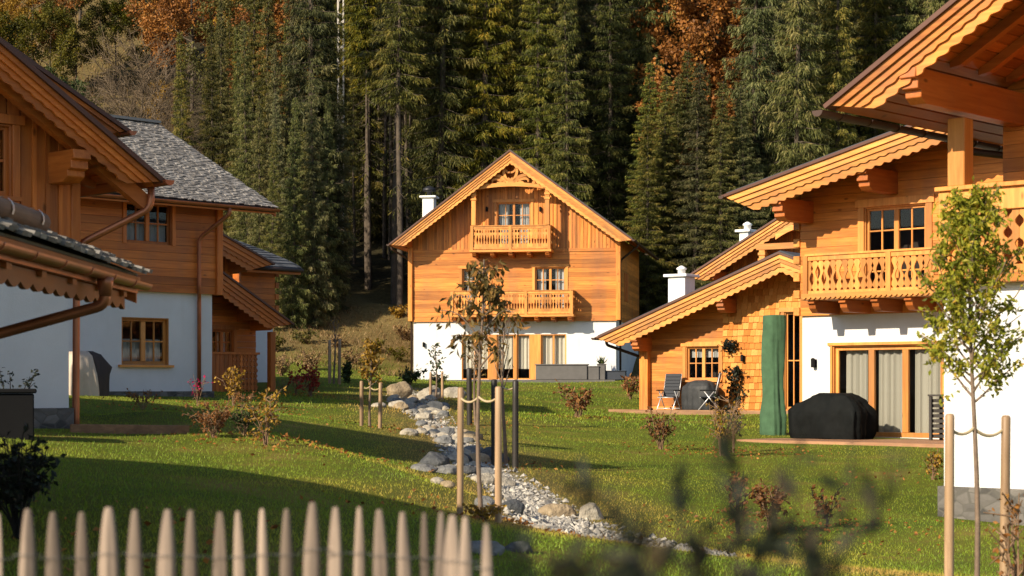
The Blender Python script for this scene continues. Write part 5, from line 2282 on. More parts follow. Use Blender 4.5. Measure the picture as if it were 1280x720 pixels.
# plants on the shingle wall
def wall_plant(name, label, px, py, H, v, spread, drop, n, L):
    u, z = H.uz(px, py, v)
    r_ = tag(empty(name, H.world(u, v, z)), label, 'plant')
    g = np.random.default_rng(int(px))
    m_ = MB()
    m_.lathe((0, 0, -.02), [(.06, -.08), (.12, -.02), (.13, .06)], 12)
    m_.tube([(0, .0, .1), (0, .1, .14), (0, .16, .12)], .012, 6)
    m_.build('basket', M['black'], r_, smooth=True)
    P = np.stack([g.normal(size=n) * spread, g.normal(size=n) * spread * .5 - .03, -g.random(n) ** 1.3 * drop + .08], 1)
    D = g.normal(size=(n, 3)) + np.array([0, -.4, -.3])
    V, Q = leaf_quads(P, D, g.uniform(.6, 1.2, n) * L, L * .6)
    npmesh('foliage', V, Q, M['lf_dark'], r_, tint=g.random(n))
    return r_


wall_plant('hanging_basket', 'dark hanging basket right of the terrace window', 911, 430, HE, -.22, .14, .3, 140, .13)
wall_plant('trailing_plant', 'dark trailing plant low on the shingle wall', 919, 464, HE, -.22, .17, .95, 200, .15)
# dark planter and its sprigs at the left edge
Yp = 22.6
bp = Vector(((14 - CX) / F * Yp, Yp, z1((14 - CX) / F * Yp, Yp)))
pl = tag(empty('tall_planter', bp, R(20)), 'dark square planter with leafy sprigs at the left edge', 'planter')
m_ = MB()
m_.prism([(-.25, -.25), (.25, -.25), (.27, .25), (-.25, .25)], 'z', -.1, .54, .5)
m_.prism([(-.28, -.28), (.28, -.28), (.28, .28), (-.28, .28)], 'z', .542, .60, .5)
m_.build('trough', M['black'], pl, bevel=.015)
g = np.random.default_rng(8)
paths, tips = [], []
for dx, h in ((-.14, .28), (-.02, .25), (-.2, .2), (.30, .28), (.27, .12), (.22, .2)):
    t = np.linspace(0, 1, 5)
    st = np.stack([dx * (.6 + .4 * t), -.05 + 0 * t, .55 + h * t], 1)
    paths.append((st, .008 * (1 - .6 * t)))
    tips.append(st[[1, 2, 3, 4]])
V, Q = tube_np(paths, 5)
npmesh('stems', V, Q, M['twig_dark'], pl)
(V, Q), kk = leaves_on(g, tips, 90, .06, .035, .025, .1)
npmesh('foliage', V, Q, M['lf_dark'], pl, tint=g.random(90))
# edging board of the left lawn
ed = MB()
p0, p1 = ground_at(88, 541), ground_at(236, 542)
ed.beam((0, 0, .0), p1 - p0, .05, .22)
o = tag(ed.build('lawn_edging', M['edging'], None, bevel=.006), 'low wooden edging board along the left lawn', 'edging')
o.location = p0
# steel mast on the slope
Ym = 107.5
xm = (426 - CX) / F * Ym
ms = tag(empty('lattice_mast', (xm, Ym, z1(xm, Ym))), 'pale steel lattice mast above the dark trees', 'mast')
zb_ = CZ + (HY - 44) / F * Ym - ms.location.z
m_ = MB()
for s in (-1, 1):
    for t in (-1, 1):
        m_.beam((s * .16, t * .16, -1), (s * .16, t * .16, 23), .075, .075)
m_.build('legs', M['steel'], ms)
m_ = MB()
for i in range(32):
    z = i * .72
    for t in (-1, 1):
        m_.beam((-.16, t * .16, z), (.16, t * .16, z + (.72 if i % 2 else 0) * .5), .04, .04)
        m_.beam((t * .16, -.16, z), (t * .16, .16, z + .36), .04, .04)
m_.build('braces', M['steel'], ms)

# ================================================================== FOREGROUND FENCE AND TWIGS
fe = tag(empty('paling_fence', (0, 4, .1)), 'split chestnut paling fence with pointed pales in the foreground', 'fence')
pxs = [1, 31, 64, 98, 134, 172, 208, 240, 271, 301, 330, 359, 391, 420, 446, 477, 509, 534, 549, 566, 583, 602]
tops = [642, 636, 640, 640, 634, 637, 637, 638, 640, 639, 636, 636, 628, 634, 634, 637, 640, 641, 640, 644, 646, 655]
wds = [16, 22, 22, 19, 25, 21, 23, 19, 18, 14, 15, 17, 21, 19, 14, 20, 18, 13, 15, 24, 18, 16]
wire_pts = {0: [], 1: []}
for i, (px, ty, wd) in enumerate(zip(pxs, tops, wds)):
    Y = 4.0 + random.uniform(-.03, .03) - max(0, px - 540) / 270 * 1.5
    x, zt = (px - CX) / F * Y, CZ + (HY - ty) / F * Y
    w_ = wd * 1.1 * Y / F / 2
    d_ = w_ * random.uniform(.45, .75)
    base = random.Random(i)
    ring = [(math.cos(a) * w_ * base.uniform(.9, 1.05), math.sin(a) * d_ * base.uniform(.8, 1.1)) for a in [k * 6.283 / 7 + base.random() * .3 for k in range(7)]]
    ln_ = random.uniform(-.008, .008)
    vs, fs = [], []
    hs = [(-.0, 1), (.5, .98), (zt - .30, 1.0), (zt - .13, .98), (zt - .09, .88), (zt - .05, .72), (zt - .018, .54), (zt, .36)]
    for z, s in hs:
        off = ln_ * (z / zt) + .004 * math.sin(z * 5 + i)
        for a, b_ in ring:
            vs.append((x + a * s + off, Y - 4 + b_ * s, z - .1 if z else -.1))
    n = 7
    for k in range(len(hs) - 1):
        for q in range(n):
            fs.append((k * n + q, k * n + (q + 1) % n, (k + 1) * n + (q + 1) % n, (k + 1) * n + q))
    fs.append(tuple((len(hs) - 1) * n + q for q in range(n)))
    m_ = MB()
    m_.add(vs, fs, base.random())
    m_.build('pale', M['picket'], fe, bevel=.0025)
    zw_ = CZ + (HY - 694 - (ty - 637) * .9) / F * Y - .1
    for q, off in ((0, -1), (1, 1)):
        wire_pts[q].append((x - w_ * 1.0, Y - 4 + off * (d_ + .002) * (1 if i % 2 else -1) * .0 + off * (d_ + .003), zw_))
        wire_pts[q].append((x + w_ * 1.0, Y - 4 + off * (d_ + .003), zw_))
        wire_pts[q].append((x + w_ * 1.6, Y - 4 - off * .002, zw_))
for dz in (0, -.45, -.9):
    wm = MB()
    for q in (0, 1):
        wm.tube([(p[0], p[1], p[2] + dz) for p in wire_pts[q]], .0008, 6, .5)
    wm.build('wire', M['wire'], fe)

# evergreen shrub close to the lens
root = tag(empty('evergreen_shrub', (.2, 1.5, z1(.2, 1.5))), 'dark evergreen shrub with out of focus twigs at lower right', 'shrub')
g = np.random.default_rng(21)
paths, tips = [], []
o3 = np.array(root.location)


def tw(pts, r=.0026):
    pts = np.array([at(p[0], p[1], p[2] * 1.12) for p in pts]) - o3
    k = len(pts)
    t = np.linspace(0, 1, 8)
    P = np.stack([np.interp(t, np.linspace(0, 1, k), pts[:, c]) for c in range(3)], 1)
    paths.append((P, r * (1 - .6 * t)))
    return P


for pts, dens in [([(900, 1500, 1.3), (915, 740, 1.32), (917, 640, 1.33), (915, 545, 1.33)], 1), ([(900, 1500, 1.3), (900, 760, 1.3), (840, 690, 1.28), (745, 628, 1.26), (700, 590, 1.25)], .75),
                  ([(900, 1500, 1.3), (940, 760, 1.38), (990, 690, 1.4), (1060, 640, 1.4), (1066, 555, 1.4)], .8), ([(900, 1500, 1.3), (930, 740, 1.4), (965, 640, 1.44), (1000, 565, 1.46)], .45),
                  ([(900, 1500, 1.3), (950, 770, 1.36), (1050, 700, 1.38), (1120, 610, 1.38), (1135, 560, 1.38)], .4), ([(900, 1500, 1.3), (880, 730, 1.34), (850, 650, 1.36), (835, 590, 1.36)], .5),
                  ([(900, 1500, 1.3), (860, 770, 1.27), (760, 715, 1.25), (640, 690, 1.24)], 1.1), ([(900, 1500, 1.3), (840, 790, 1.27), (740, 740, 1.2), (660, 715, 1.2)], 1.1), ([(900, 1500, 1.3), (850, 770, 1.2), (800, 700, 1.2), (770, 668, 1.2)], 1.1), ([(900, 1500, 1.3), (960, 790, 1.2), (1010, 720, 1.2), (1040, 690, 1.2)], .8), ([(900, 1500, 1.3), (905, 800, 1.35), (950, 700, 1.33), (985, 660, 1.33)], 1), ([(900, 1500, 1.3), (880, 800, 1.33), (870, 720, 1.31), (880, 670, 1.3)], 1)]:
    P = tw(pts)
    tips += [(P[[3, 4, 5, 6]], dens), (P[[4, 5, 6, 7]], dens * .8)]
Pl, Dl = [], []
for tp, dens in tips:
    n = int(13 * dens)
    u = g.random(n) * 3
    i = np.clip(u.astype(int), 0, 2)
    f = (u - i)[:, None]
    p = tp[i] * (1 - f) + tp[i + 1] * f
    Pl.append(p)
    d = tp[3] - tp[0]
    Dl.append(d / np.linalg.norm(d) * .6 + g.normal(size=(n, 3)) * .6)
P, D = np.concatenate(Pl), np.concatenate(Dl)
V, Q = tube_np(paths, 6)
npmesh('stems', V, Q, M['twig_dark'], root, smooth=True)
V, Q = leaf_quads(P, D, g.uniform(.018, .034, len(P)), g.uniform(.008, .013, len(P)))
npmesh('foliage', V, Q, M['lf_smoke'], root, tint=g.random(len(P)))
# ---- forest
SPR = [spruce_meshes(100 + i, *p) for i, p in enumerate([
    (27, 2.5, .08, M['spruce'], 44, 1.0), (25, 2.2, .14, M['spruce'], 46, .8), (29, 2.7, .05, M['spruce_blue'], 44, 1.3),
    (24, 2.3, .04, M['spruce_blue'], 46, 1.4), (28, 2.3, .42, M['spruce'], 44, .9), (26, 2.1, .48, M['spruce'], 44, .9), (22, 2.5, .02, M['spruce'], 46, 1.1), (25, 1.5, .6, M['spruce'], 44, .9, .62)])]


def spruce_label(px, row):
    if px < 330:
        z = 'rising above the left chalets'
    elif px < 425:
        z = 'behind the bank beside the left chalets'
    elif px < 520:
        z = 'in the dark stand left of the central chalet'
    elif px < 640:
        z = "above the central chalet's left roof slope"
    elif px < 780:
        z = "above the central chalet's right roof slope"
    elif px < 900:
        z = 'between the central and right chalets'
    else:
        z = "behind the right chalets' roofs"
    k = ['tall front-row spruce', 'tall front-row spruce', 'second-row spruce', 'second-row spruce'][row] if row < 4 else 'spruce far up the slope'
    if 425 <= px < 520 and row < 4:
        k = 'bare-trunked spruce'
    return k + ' ' + z


def forest():
    g = np.random.default_rng(5)
    rows = [(98.5, 2.3), (102, 2.4), (106, 2.5), (111, 2.7), (117, 2.9), (124, 3.2), (133, 3.6), (144, 4.4), (158, 5.5)]
    for ri, (Y0, sp) in enumerate(rows):
        X = -Y0 * .30 + g.random() * sp
        while X < Y0 * .30:
            x, y = X + g.normal() * .5, Y0 + g.normal() * 1.2
            px = CX + F * x / y
            X += sp * g.uniform(.8, 1.2)
            if px < 185 + (ri * 6) or px > 1290:
                continue
            if 770 < px < 838 and ri < 2:
                continue
            if px < 300 and ri in (1, 3):
                continue
            if 415 < px < 525 and ri < 3:
                v = int(g.choice([4, 5]))
                if ri == 0 and g.random() < .5:
                    continue
            elif px > 880:
                v = int(g.choice([2, 3, 2, 3, 0]))
            else:
                v = int(g.choice([0, 1, 2, 6, 1, 3, 4] if ri > 1 else [0, 1, 0, 6, 1, 3]))
            s = g.uniform(.82, 1.15)
            if px < 345:
                hh = CZ + (HY - (g.uniform(-15, 75) - max(0, px - 300) * 1.5)) / F * y - z1(x, y)
                if hh < 8:
                    continue
                s = min(s, hh / 26)
            if 402 < px < 450 and y < 108.5:
                s = min(s, (CZ + (HY - g.uniform(38, 70)) / F * y - z1(x, y)) / 28)
            if (838 < px < 935 or 354 < px < 386) and ri < 4:
                s *= g.uniform(.4, .54)
            place_tree('spruce', SPR[v], (x, y, z1(x, y) - .2), g.random() * 6.28, s, spruce_label(px, ri), 'spruce', 'spruces of the forest slope')


forest()


def poles():
    g = np.random.default_rng(9)
    for i in range(22):
        px, y = g.uniform(424, 524), g.uniform(101, 126)
        x = (px - CX) / F * y
        s = g.uniform(.85, 1.15)
        if 402 < px < 450 and y < 108.5:
            s = min(s, (CZ + (HY - g.uniform(38, 70)) / F * y - z1(x, y)) / 25)
        place_tree('spruce', SPR[7], (x, y, z1(x, y) - .2), g.random() * 6.28, s, 'slim bare-trunked spruce in the dark stand left of the central chalet', 'spruce', 'slim spruces of the dark stand')


poles()


def edge_spruces():
    g = np.random.default_rng(19)
    for px, y, s in [(338, 92, .36), (352, 94, .42), (366, 93, .5), (380, 95, .46), (394, 94, .56), (407, 96, .5), (420, 97, .42), (345, 96, .6), (374, 97, .66), (400, 98, .7), (325, 94, .5), (312, 96, .55)]:
        x = (px - CX) / F * y
        place_tree('spruce', SPR[int(g.choice([6, 2, 3]))], (x, y, z1(x, y) - .2), g.random() * 6.28, s, 'young spruce at the forest edge beside the left chalets', 'spruce', 'young spruces at the forest edge')


edge_spruces()


def small_spruces():
    g = np.random.default_rng(23)
    for i in range(15):
        px, y = 806 + 9.2 * i + g.normal() * 3, g.uniform(94.5, 100)
        x = (px - CX) / F * y
        h = (CZ + (HY - g.uniform(85, 165)) / F * y) - z1(x, y)
        o = place_tree('spruce', SPR[int(g.choice([6, 0, 2]))], (x, y, z1(x, y) - .2), g.random() * 6.28, 1, 'half grown spruce in front of the orange trees right of the central chalet', 'spruce', 'half grown spruces below the orange trees')
        k = h / 25
        o.scale = (k * 1.55, k * 1.55, k)


small_spruces()

# ---- broad-leaved trees on the hillside
def hill_tree(px, py_base, Y, meshes, s, label, name='broadleaf_tree', cat='tree', group='autumn trees on the hillside'):
    x = (px - CX) / F * Y
    return place_tree(name, meshes, (x, Y, z1(x, Y) - .15), random.random() * 6, s, label, cat, group)


OR = [broad_meshes(40 + i, 13, 3.9, 12000, M['lf_orange'], .20, .14) for i in range(2)]
GO = [broad_meshes(50 + i, 11, 4.0, 11000, M['lf_gold'], .20, .14) for i in range(1)]
OL = [broad_meshes(60 + i, 10, 4.2, 11000, M['lf_olive'], .20, .14) for i in range(2)]
GR = [broad_meshes(70, 10, 4.4, 12000, M['lf_green'], .20, .14)]
BA = [broad_meshes(80, 9, 4.2, 0, None, n1=44, n2=34, bark='bark_pale', up=.75, r=.13, crown0=.08)]
for px, Y, m, s, lab in [
    (42, 150, OR[0], 1.15, 'orange crowned tree at the very top left of the hillside'),
    (100, 168, OR[1], 1.1, 'small rusty orange tree left of the hillside clearing'),
    (208, 148, OR[1], 1.1, 'bright orange tree beside the clearing, above the bare shrub'),
    (240, 144, OR[0], 1.25, 'large orange tree with two crowns above the left chalets'),
    (190, 156, GO[0], 1.0, 'yellow tree at the right edge of the hillside clearing'),
    (312, 136, OL[0], 1.25, 'yellow green tree among spruces left of the steel mast'),
    (330, 142, GO[0], 1.0, 'golden tree behind the yellow green one near the mast'),
    (370, 124, OR[0], 1.2, 'rust red tree close to the steel mast'),
    (866, 103, OR[1], 1.36, 'orange larch like tree right of the centre among spruces'),
    (900, 104.5, OR[0], 1.3, 'orange tree half hidden beside the other orange one'),
    (268, 150, OR[1], 1.15, 'orange tree between spruces above the grey roof'),
    (26, 124, GR[0], .72, 'dark green tree behind the roof at upper left'),
    (78, 126, GR[0], .74, 'dark bushy green tree left of the bare shrub'),
    (110, 124, OL[1], .62, 'olive green bush just above the left verge'),
    (5, 138, OL[0], .95, 'olive tree at the left picture edge on the hillside'),
    (95, 150, OL[1], .75, 'mottled olive tree under the hillside clearing'),
    (145, 152, OL[0], .7, 'olive yellow bush under the clearing, right of the mottled tree'),
    (12, 146, GO[0], .8, 'olive tree below the orange crowns at top left'),
    (62, 146, OL[0], .8, 'green tree below the orange crowns, left of the clearing'),
    (205, 135, GO[0], .5, 'small golden bush right of the bare grey shrub'),
]:
    hill_tree(px, 0, Y, m, s, lab)
hill_tree(176, 0, 116, BA[0], 1.22, 'leafless pale grey shrub behind the grey roof ridge', 'bare_shrub', 'shrub')
hill_tree(202, 0, 118, BA[0], 1.0, 'smaller leafless shrub right beside the pale grey one', 'bare_shrub', 'shrub')
hill_tree(156, 0, 120, BA[0], .9, 'leafless twiggy shrub left of the pale grey one', 'bare_shrub', 'shrub')


# ---- shrubs
def shrub(label, px, py, hpx, wpx, mat, nst, nl, Lpx=4.5, group='garden shrubs', name='shrub', bark='twig', top=.35, Y=None, seed=None, cat='shrub', wl=.6):
    """stems fan out from one base; leaves sit on the upper shoots. sizes in picture pixels at its distance"""
    b = ground_at(px, py) if Y is None else Vector(((px - CX) / F * Y, Y, z1((px - CX) / F * Y, Y)))
    k = b.y / F
    h, w_ = hpx * k, wpx * k / 2
    g = np.random.default_rng(seed if seed is not None else int(px * 7 + py))
    paths, tips = [], []
    for i in range(nst):
        az = i * 2.4 + g.normal() * .4
        t = np.linspace(0, 1, 7)
        r_ = w_ * g.uniform(.25, 1.0)
        hh = h * g.uniform(.6, 1.0)
        st = np.stack([np.cos(az) * r_ * t ** 1.4, np.sin(az) * r_ * t ** 1.4, hh * t], 1) + g.normal(size=(7, 3)) * h * .02 * t[:, None]
        st += g.normal(size=3) * np.array([.06, .06, 0]) * w_
        paths.append((st, .010 * h * (1 - .8 * t) + .002))
        tips.append(st[[3, 4, 5, 6]])
        for q in range(5):
            u = g.uniform(top, .95) * 6
            a = int(u)
            p0 = st[a] + (st[min(a + 1, 6)] - st[a]) * (u - a)
            d = np.array([np.cos(az), np.sin(az), 1.1]) * .5 + g.normal(size=3) * .55
            d /= np.linalg.norm(d)
            tw = p0 + d * h * g.uniform(.1, .28) * np.linspace(0, 1, 4)[:, None]
            paths.append((tw, .006 * h * (1 - .7 * np.linspace(0, 1, 4)) + .002))
            tips.append(tw)
    r_ = tag(empty(name, b), label, cat, group)
    V, Q = tube_np(paths, 5)
    npmesh('stems', V, Q, M[bark], r_, smooth=True)
    if nl:
        (V, Q), kk = leaves_on(g, tips, nl, Lpx * k, Lpx * k * wl, h * .025, .2)
        npmesh('foliage', V, Q, M[mat], r_, tint=np.clip(g.random(len(tips))[kk] * .6 + g.random(nl) * .4, 0, 1))
    return r_


shrub('slender shrub of yellow brown leaves, tallest in the left bed', 331, 557, 74, 42, 'lf_gold', 7, 230, 6, 'shrubs on the left lawn')
shrub('low spreading shrub with rust pink leaves beside the slender one', 268, 547, 46, 84, 'lf_rust', 16, 420, 5.5, 'shrubs on the left lawn')
shrub('dark green mound shrub between the pink and slender shrubs', 305, 545, 40, 46, 'lf_green', 14, 500, 5, 'shrubs on the left lawn')
shrub('upright golden shrub in front of the lattice porch railing', 292, 507, 52, 34, 'lf_gold', 9, 300, 5, 'shrubs on the left lawn')
shrub('pinkish low shrub at the foot of the golden one', 303, 511, 26, 36, 'lf_rust', 8, 120, 4, 'shrubs on the left lawn')
shrub('crimson shrub on the lawn in front of the dry bank', 388, 496, 42, 40, 'lf_red', 10, 230, 6, 'shrubs on the left lawn')
shrub('smaller crimson shrub left of the larger red one', 370, 494, 30, 22, 'lf_red', 7, 90, 5, 'shrubs on the left lawn')
shrub('leafless grey shrub left of the crimson ones', 355, 493, 22, 26, 'lf_rust', 9, 12, 4, 'shrubs on the left lawn', bark='bark_pale')
shrub('dim brown shrub in shade before the white wall plinth', 178, 512, 28, 52, 'lf_rust', 10, 120, 4, 'shrubs on the left lawn')
shrub('thin pink flowered plant by the copper downpipe', 247, 508, 40, 26, 'pink', 6, 40, 4, 'shrubs on the left lawn')
shrub('red brown shrub on the right lawn nearest the stream', 722, 522, 46, 64, 'lf_rust', 14, 260, 6.5, 'shrubs on the right lawn')
shrub('tall rusty shrub beside the shaded wall of the central chalet', 788, 499, 36, 36, 'lf_rust', 9, 170, 6, 'shrubs on the right lawn')
shrub('round rusty shrub below the folding chairs', 826, 562, 54, 44, 'lf_rust', 16, 330, 5, 'shrubs on the right lawn')
shrub('yellowing shrub just left of the parasol foot', 902, 570, 76, 56, 'lf_gold', 14, 300, 5, 'shrubs on the right lawn')
shrub('dark leaved stem standing inside the yellowing shrub', 917, 566, 84, 22, 'lf_dark', 5, 110, 6, 'shrubs on the right lawn')
shrub('copper brown shrub in front of the terrace lawn', 962, 664, 66, 62, 'lf_rust', 14, 420, 7, 'shrubs on the right lawn')
shrub('dark upright shrub left of the copper brown one', 922, 668, 80, 40, 'lf_rust', 8, 170, 7, 'shrubs on the right lawn', bark='twig_dark')
shrub('purple brown shrub alone on the lawn below the covered grill', 1034, 660, 52, 46, 'lf_rust', 7, 120, 8, 'shrubs on the right lawn', bark='twig_dark')
shrub('pale gold shrub against the corner of the white wall', 1166, 600, 40, 30, 'lf_gold', 9, 190, 5, 'shrubs on the right lawn')
shrub('orange leaved shrub in the right corner behind the post', 1272, 0, 190, 70, 'lf_orange', 8, 150, 9, 'shrubs on the right lawn', Y=12.5)
shrub('dark broad leaved bush at lower left edge', 22, 0, 132, 120, 'lf_dark', 22, 620, 12, 'shrubs on the left lawn', Y=12.2, bark='twig_dark')
shrub('small gold plants among rocks at the foot of the stakes', 606, 652, 22, 74, 'lf_gold', 16, 200, 7, 'plants along the stream')
shrub('green clump behind the tan boulder', 512, 482, 24, 40, 'lf_green', 16, 330, 5, 'plants along the stream')
shrub('small green shrub left of the blind covered glazing', 548, 482, 16, 30, 'lf_green', 10, 150, 4, 'plants along the stream')
# dry bushes on the bank
for i, (px, py, h, w_, mat, lab) in enumerate([
    (352, 470, 50, 50, 'lf_dry', 'large straw coloured bush left end of the bank'), (386, 462, 44, 46, 'lf_dry', 'straw coloured bush behind the crimson shrub'),
    (440, 455, 34, 50, 'lf_dry', 'dry brown bush behind the yellow young tree'), (470, 440, 30, 44, 'lf_olive', 'olive bush halfway up the bank'),
    (497, 452, 34, 44, 'lf_olive', 'olive bush on the bank touching the chalet corner'), (505, 425, 34, 40, 'lf_dry', 'brown bush near the top of the bank by the chalet'),
    (498, 398, 30, 36, 'lf_gold', 'yellowish bush on the crest of the bank'), (420, 435, 24, 40, 'lf_dry', 'low dry bush on the bank behind the stakes'),
    (345, 440, 40, 44, 'lf_olive', 'olive bush at the forest edge behind the left chalet'), (380, 430, 30, 46, 'lf_olive', 'olive bush at the forest edge right of the other')]):
    shrub(lab, px, py, h * .55, w_ * .9, mat, 18, 420, 3.8, 'bushes on the bank', name='bush', cat='bush', top=.1)
cn = shrub('small dark columnar conifer beside the bare young tree', 433, 479, 27, 11, 'lf_green', 9, 700, 4, None, name='dwarf_conifer', cat='conifer', top=.05)


# ---- young trees, stakes, ties
def stake(label, px, py_top, py_base=None, Y=None, wpx=9, mat='stake', group='round stakes supporting young trees'):
    b = ground_at(px, py_base) if Y is None else Vector(((px - CX) / F * Y, Y, z1((px - CX) / F * Y, Y)))
    zt = CZ + (HY - py_top) / F * b.y
    r = wpx * b.y / F / 2
    mb = MB()
    h = zt - b.z
    lx, ly = random.uniform(-.012, .012) * h, random.uniform(-.01, .01) * h
    prof = [(0, -.25, 1.0), (.0, 0, 1.0), (.3, .4 * h, 1.03), (.6, .8 * h, .97), (1, h - .5 * r, .96), (1, h - .1 * r, .72), (1, h, .3)]
    mb.tube([(lx * max(0, z / h), ly * max(0, z / h), z) for _, z, _ in prof], [r * q for _, _, q in prof], 14)
    o = mb.build('tree_stake', M[mat], None, smooth=True)
    o.location = b
    tag(o, label, 'stake', group)
    return o, b, zt


def young_tree(label, base, hpx, crown_lo, wpx, mat, nb, nl, Lpx, wl=.5, up=1.3, trunk_px=5, droop=.3, leafup=.1, seed=1, ties=(), group='young staked trees', bark='bark_young', sub=4):
    k = base.y / F
    h, R_, c0 = hpx * k, wpx * k / 2, crown_lo * k
    g = np.random.default_rng(seed)
    t = np.linspace(0, 1, 10)
    wob = .012 * h
    tr = np.stack([wob * np.sin(t * 5 + seed), wob * np.sin(t * 4 + 2 * seed), h * t * .96], 1)
    r0 = trunk_px * k / 2
    paths = [(tr, r0 * (1 - .8 * t) + .003)]
    tips = [tr[[6, 7, 8, 9]]]
    for i in range(nb):
        f = (c0 / h) + (1 - c0 / h) * ((i + g.random()) / nb) ** .9 * .93
        j = min(int(f * 9), 8)
        p0 = tr[j] + (tr[j + 1] - tr[j]) * (f * 9 - j)
        az = i * 2.4 + g.normal() * .3
        fc = (f - c0 / h) / (1 - c0 / h)
        rr = R_ * (1.0 - .72 * fc ** 1.3) * g.uniform(.6, 1.1) * (.65 + .35 * min(1, fc * 4))
        s = np.linspace(0, 1, 7)
        rise = rr * up * g.uniform(.7, 1.2)
        pts = p0 + np.stack([np.cos(az) * rr * s, np.sin(az) * rr * s, rise * s ** 1.1 - droop * rr * s ** 3], 1) + g.normal(size=(7, 3)) * .03 * rr * s[:, None]
        paths.append((pts, r0 * .32 * (1 - .8 * s) * (1.2 - fc) + .002))
        tips += [pts[[1, 2, 3, 4]], pts[[3, 4, 5, 6]]]
        for q in range(sub):
            u = g.uniform(.3, .95) * 6
            a = int(u)
            d = np.array([np.cos(az), np.sin(az), up]) * .5 + g.normal(size=3) * .6
            d /= np.linalg.norm(d)
            tw = pts[a] + d * rr * .4 * g.uniform(.5, 1) * np.linspace(0, 1, 4)[:, None]
            tw[:, 2] -= droop * .4 * rr * np.linspace(0, 1, 4) ** 2
            paths.append((tw, np.full(4, max(.0015, r0 * .07))))
            tips.append(tw)
    r_ = tag(empty('young_tree', base), label, 'tree', group)
    V, Q = tube_np(paths, 7)
    npmesh('trunk', V, Q, M[bark], r_, smooth=True)
    if nl:
        (V, Q), kk = leaves_on(g, tips, nl, Lpx * k, Lpx * k * wl, Lpx * k * .35, leafup)
        npmesh('crown', V, Q, M[mat], r_, tint=np.clip(g.random(len(tips))[kk] * .45 + g.random(nl) * .55, 0, 1))
    for (sb, sz) in ties:
        # loose rope from stake to trunk
        zt = sz - base.z - .10
        a = Vector((sb.x - base.x, sb.y - base.y, zt))
        ft = min(9, max(0, zt / (h * .96) * 9))
        j = min(int(ft), 8)
        c = tr[j] + (tr[j + 1] - tr[j]) * (ft - j)
        b = Vector((c[0], c[1], zt))
        mb = MB()
        mb.tube([a.lerp(b, q / 8) + Vector((0, 0, -.05 * (1 - (2 * q / 8 - 1) ** 2))) for q in range(9)], .012, 6)
        mb.build('tie', M['rope'], r_, smooth=True)
    return r_


# centre foreground tree with two pale stakes
b = ground_at(601, 649)
s1 = stake('pale stake left of the drooping leaved young tree', 575, 484, Y=b.y + .2, wpx=8.2)
s2 = stake('pale stake right of the drooping leaved young tree', 623, 483, Y=b.y - .3, wpx=8.8)
young_tree('young tree with drooping dark leaves before the central chalet', b, 338, 195, 130, 'lf_cherry', 18, 520, 13, .40, 1.15, 6, .75, 1.3, 3, [(s1[1], s1[2]), (s2[1], s2[2])], sub=3)
b = ground_at(630, 583)
s1 = stake('dark stake left of the bare vase shaped tree', 618, 474, Y=b.y + .2, wpx=8, mat='darkstake', group='dark stakes behind the drooping tree')
s2 = stake('dark stake right of the bare vase shaped tree', 644, 475, Y=b.y - .4, wpx=8, mat='darkstake', group='dark stakes behind the drooping tree')
young_tree('nearly bare vase shaped young tree behind the drooping tree', b, 190, 95, 44, 'lf_cherry', 14, 30, 7, .4, 2.6, 5, .0, .3, 8, [(s1[1], s1[2]), (s2[1], s2[2])])
b = ground_at(594, 532)
s1 = stake('dark stake in the stream bed left of the pale one', 587, 460, Y=b.y, wpx=7, mat='darkstake', group='dark stakes behind the drooping tree')
young_tree('thin green leaved young tree behind the left pale stake', b, 120, 50, 40, 'lf_cherry', 12, 160, 7, .4, 1.6, 4, .3, .6, 9, [(s1[1], s1[2])])
# yellow tree
b = ground_at(463, 534)
s1 = stake('pale stake left of the yellow leaved young tree', 452, 476, Y=b.y, wpx=5)
s2 = stake('pale stake right of the yellow leaved young tree', 475, 478, Y=b.y - .1, wpx=5)
young_tree('young tree with a round crown of yellow leaves at left', b, 112, 50, 44, 'lf_gold', 18, 420, 6, .6, 1.0, 3.5, .1, .2, 4, [(s1[1], s1[2]), (s2[1], s2[2])])
b = ground_at(418, 480)
s1 = stake('pale stake left of the leafless young tree on the bank', 412, 425, Y=b.y, wpx=4)
s2 = stake('pale stake right of the leafless young tree on the bank', 424, 424, Y=b.y - .1, wpx=4)
young_tree('leafless young tree between pale stakes before the bank', b, 84, 50, 22, 'lf_gold', 12, 20, 4, .5, 2.2, 3, 0, .2, 5, [(s1[1], s1[2])])
b = ground_at(545, 499)
s1 = stake('thin stake left of the small tree before the white wall', 538, 465, Y=b.y, wpx=3.2)
s2 = stake('thin stake right of the small tree before the white wall', 553, 464, Y=b.y, wpx=3.2)
young_tree('small thin green tree before the white wall of the central chalet', b, 72, 22, 30, 'lf_green', 12, 130, 5, .5, 1.1, 2.5, .1, .2, 6, [(s1[1], s1[2])])
# near right tree
Yt = 13.4
b = Vector(((1217 - CX) / F * Yt, Yt, z1((1217 - CX) / F * Yt, Yt)))
s1 = stake('thick foreground stake left of the yellowing tree at right', 1186, 517, Y=13.3, wpx=12, group='thick stakes beside the yellowing tree')
s2 = stake('thick foreground stake right of the yellowing tree at right', 1255, 519, Y=13.5, wpx=12, group='thick stakes beside the yellowing tree')
zz = (CZ - b.z) / Yt * F
young_tree('young tree with yellowing green leaves before the right chalet', b, zz + 268, zz - 12, 178, 'lf_near', 58, 5600, 10, .45, 1.25, 7, .15, .35, 7, [(s1[1], s1[2]), (s2[1], s2[2])], sub=6)

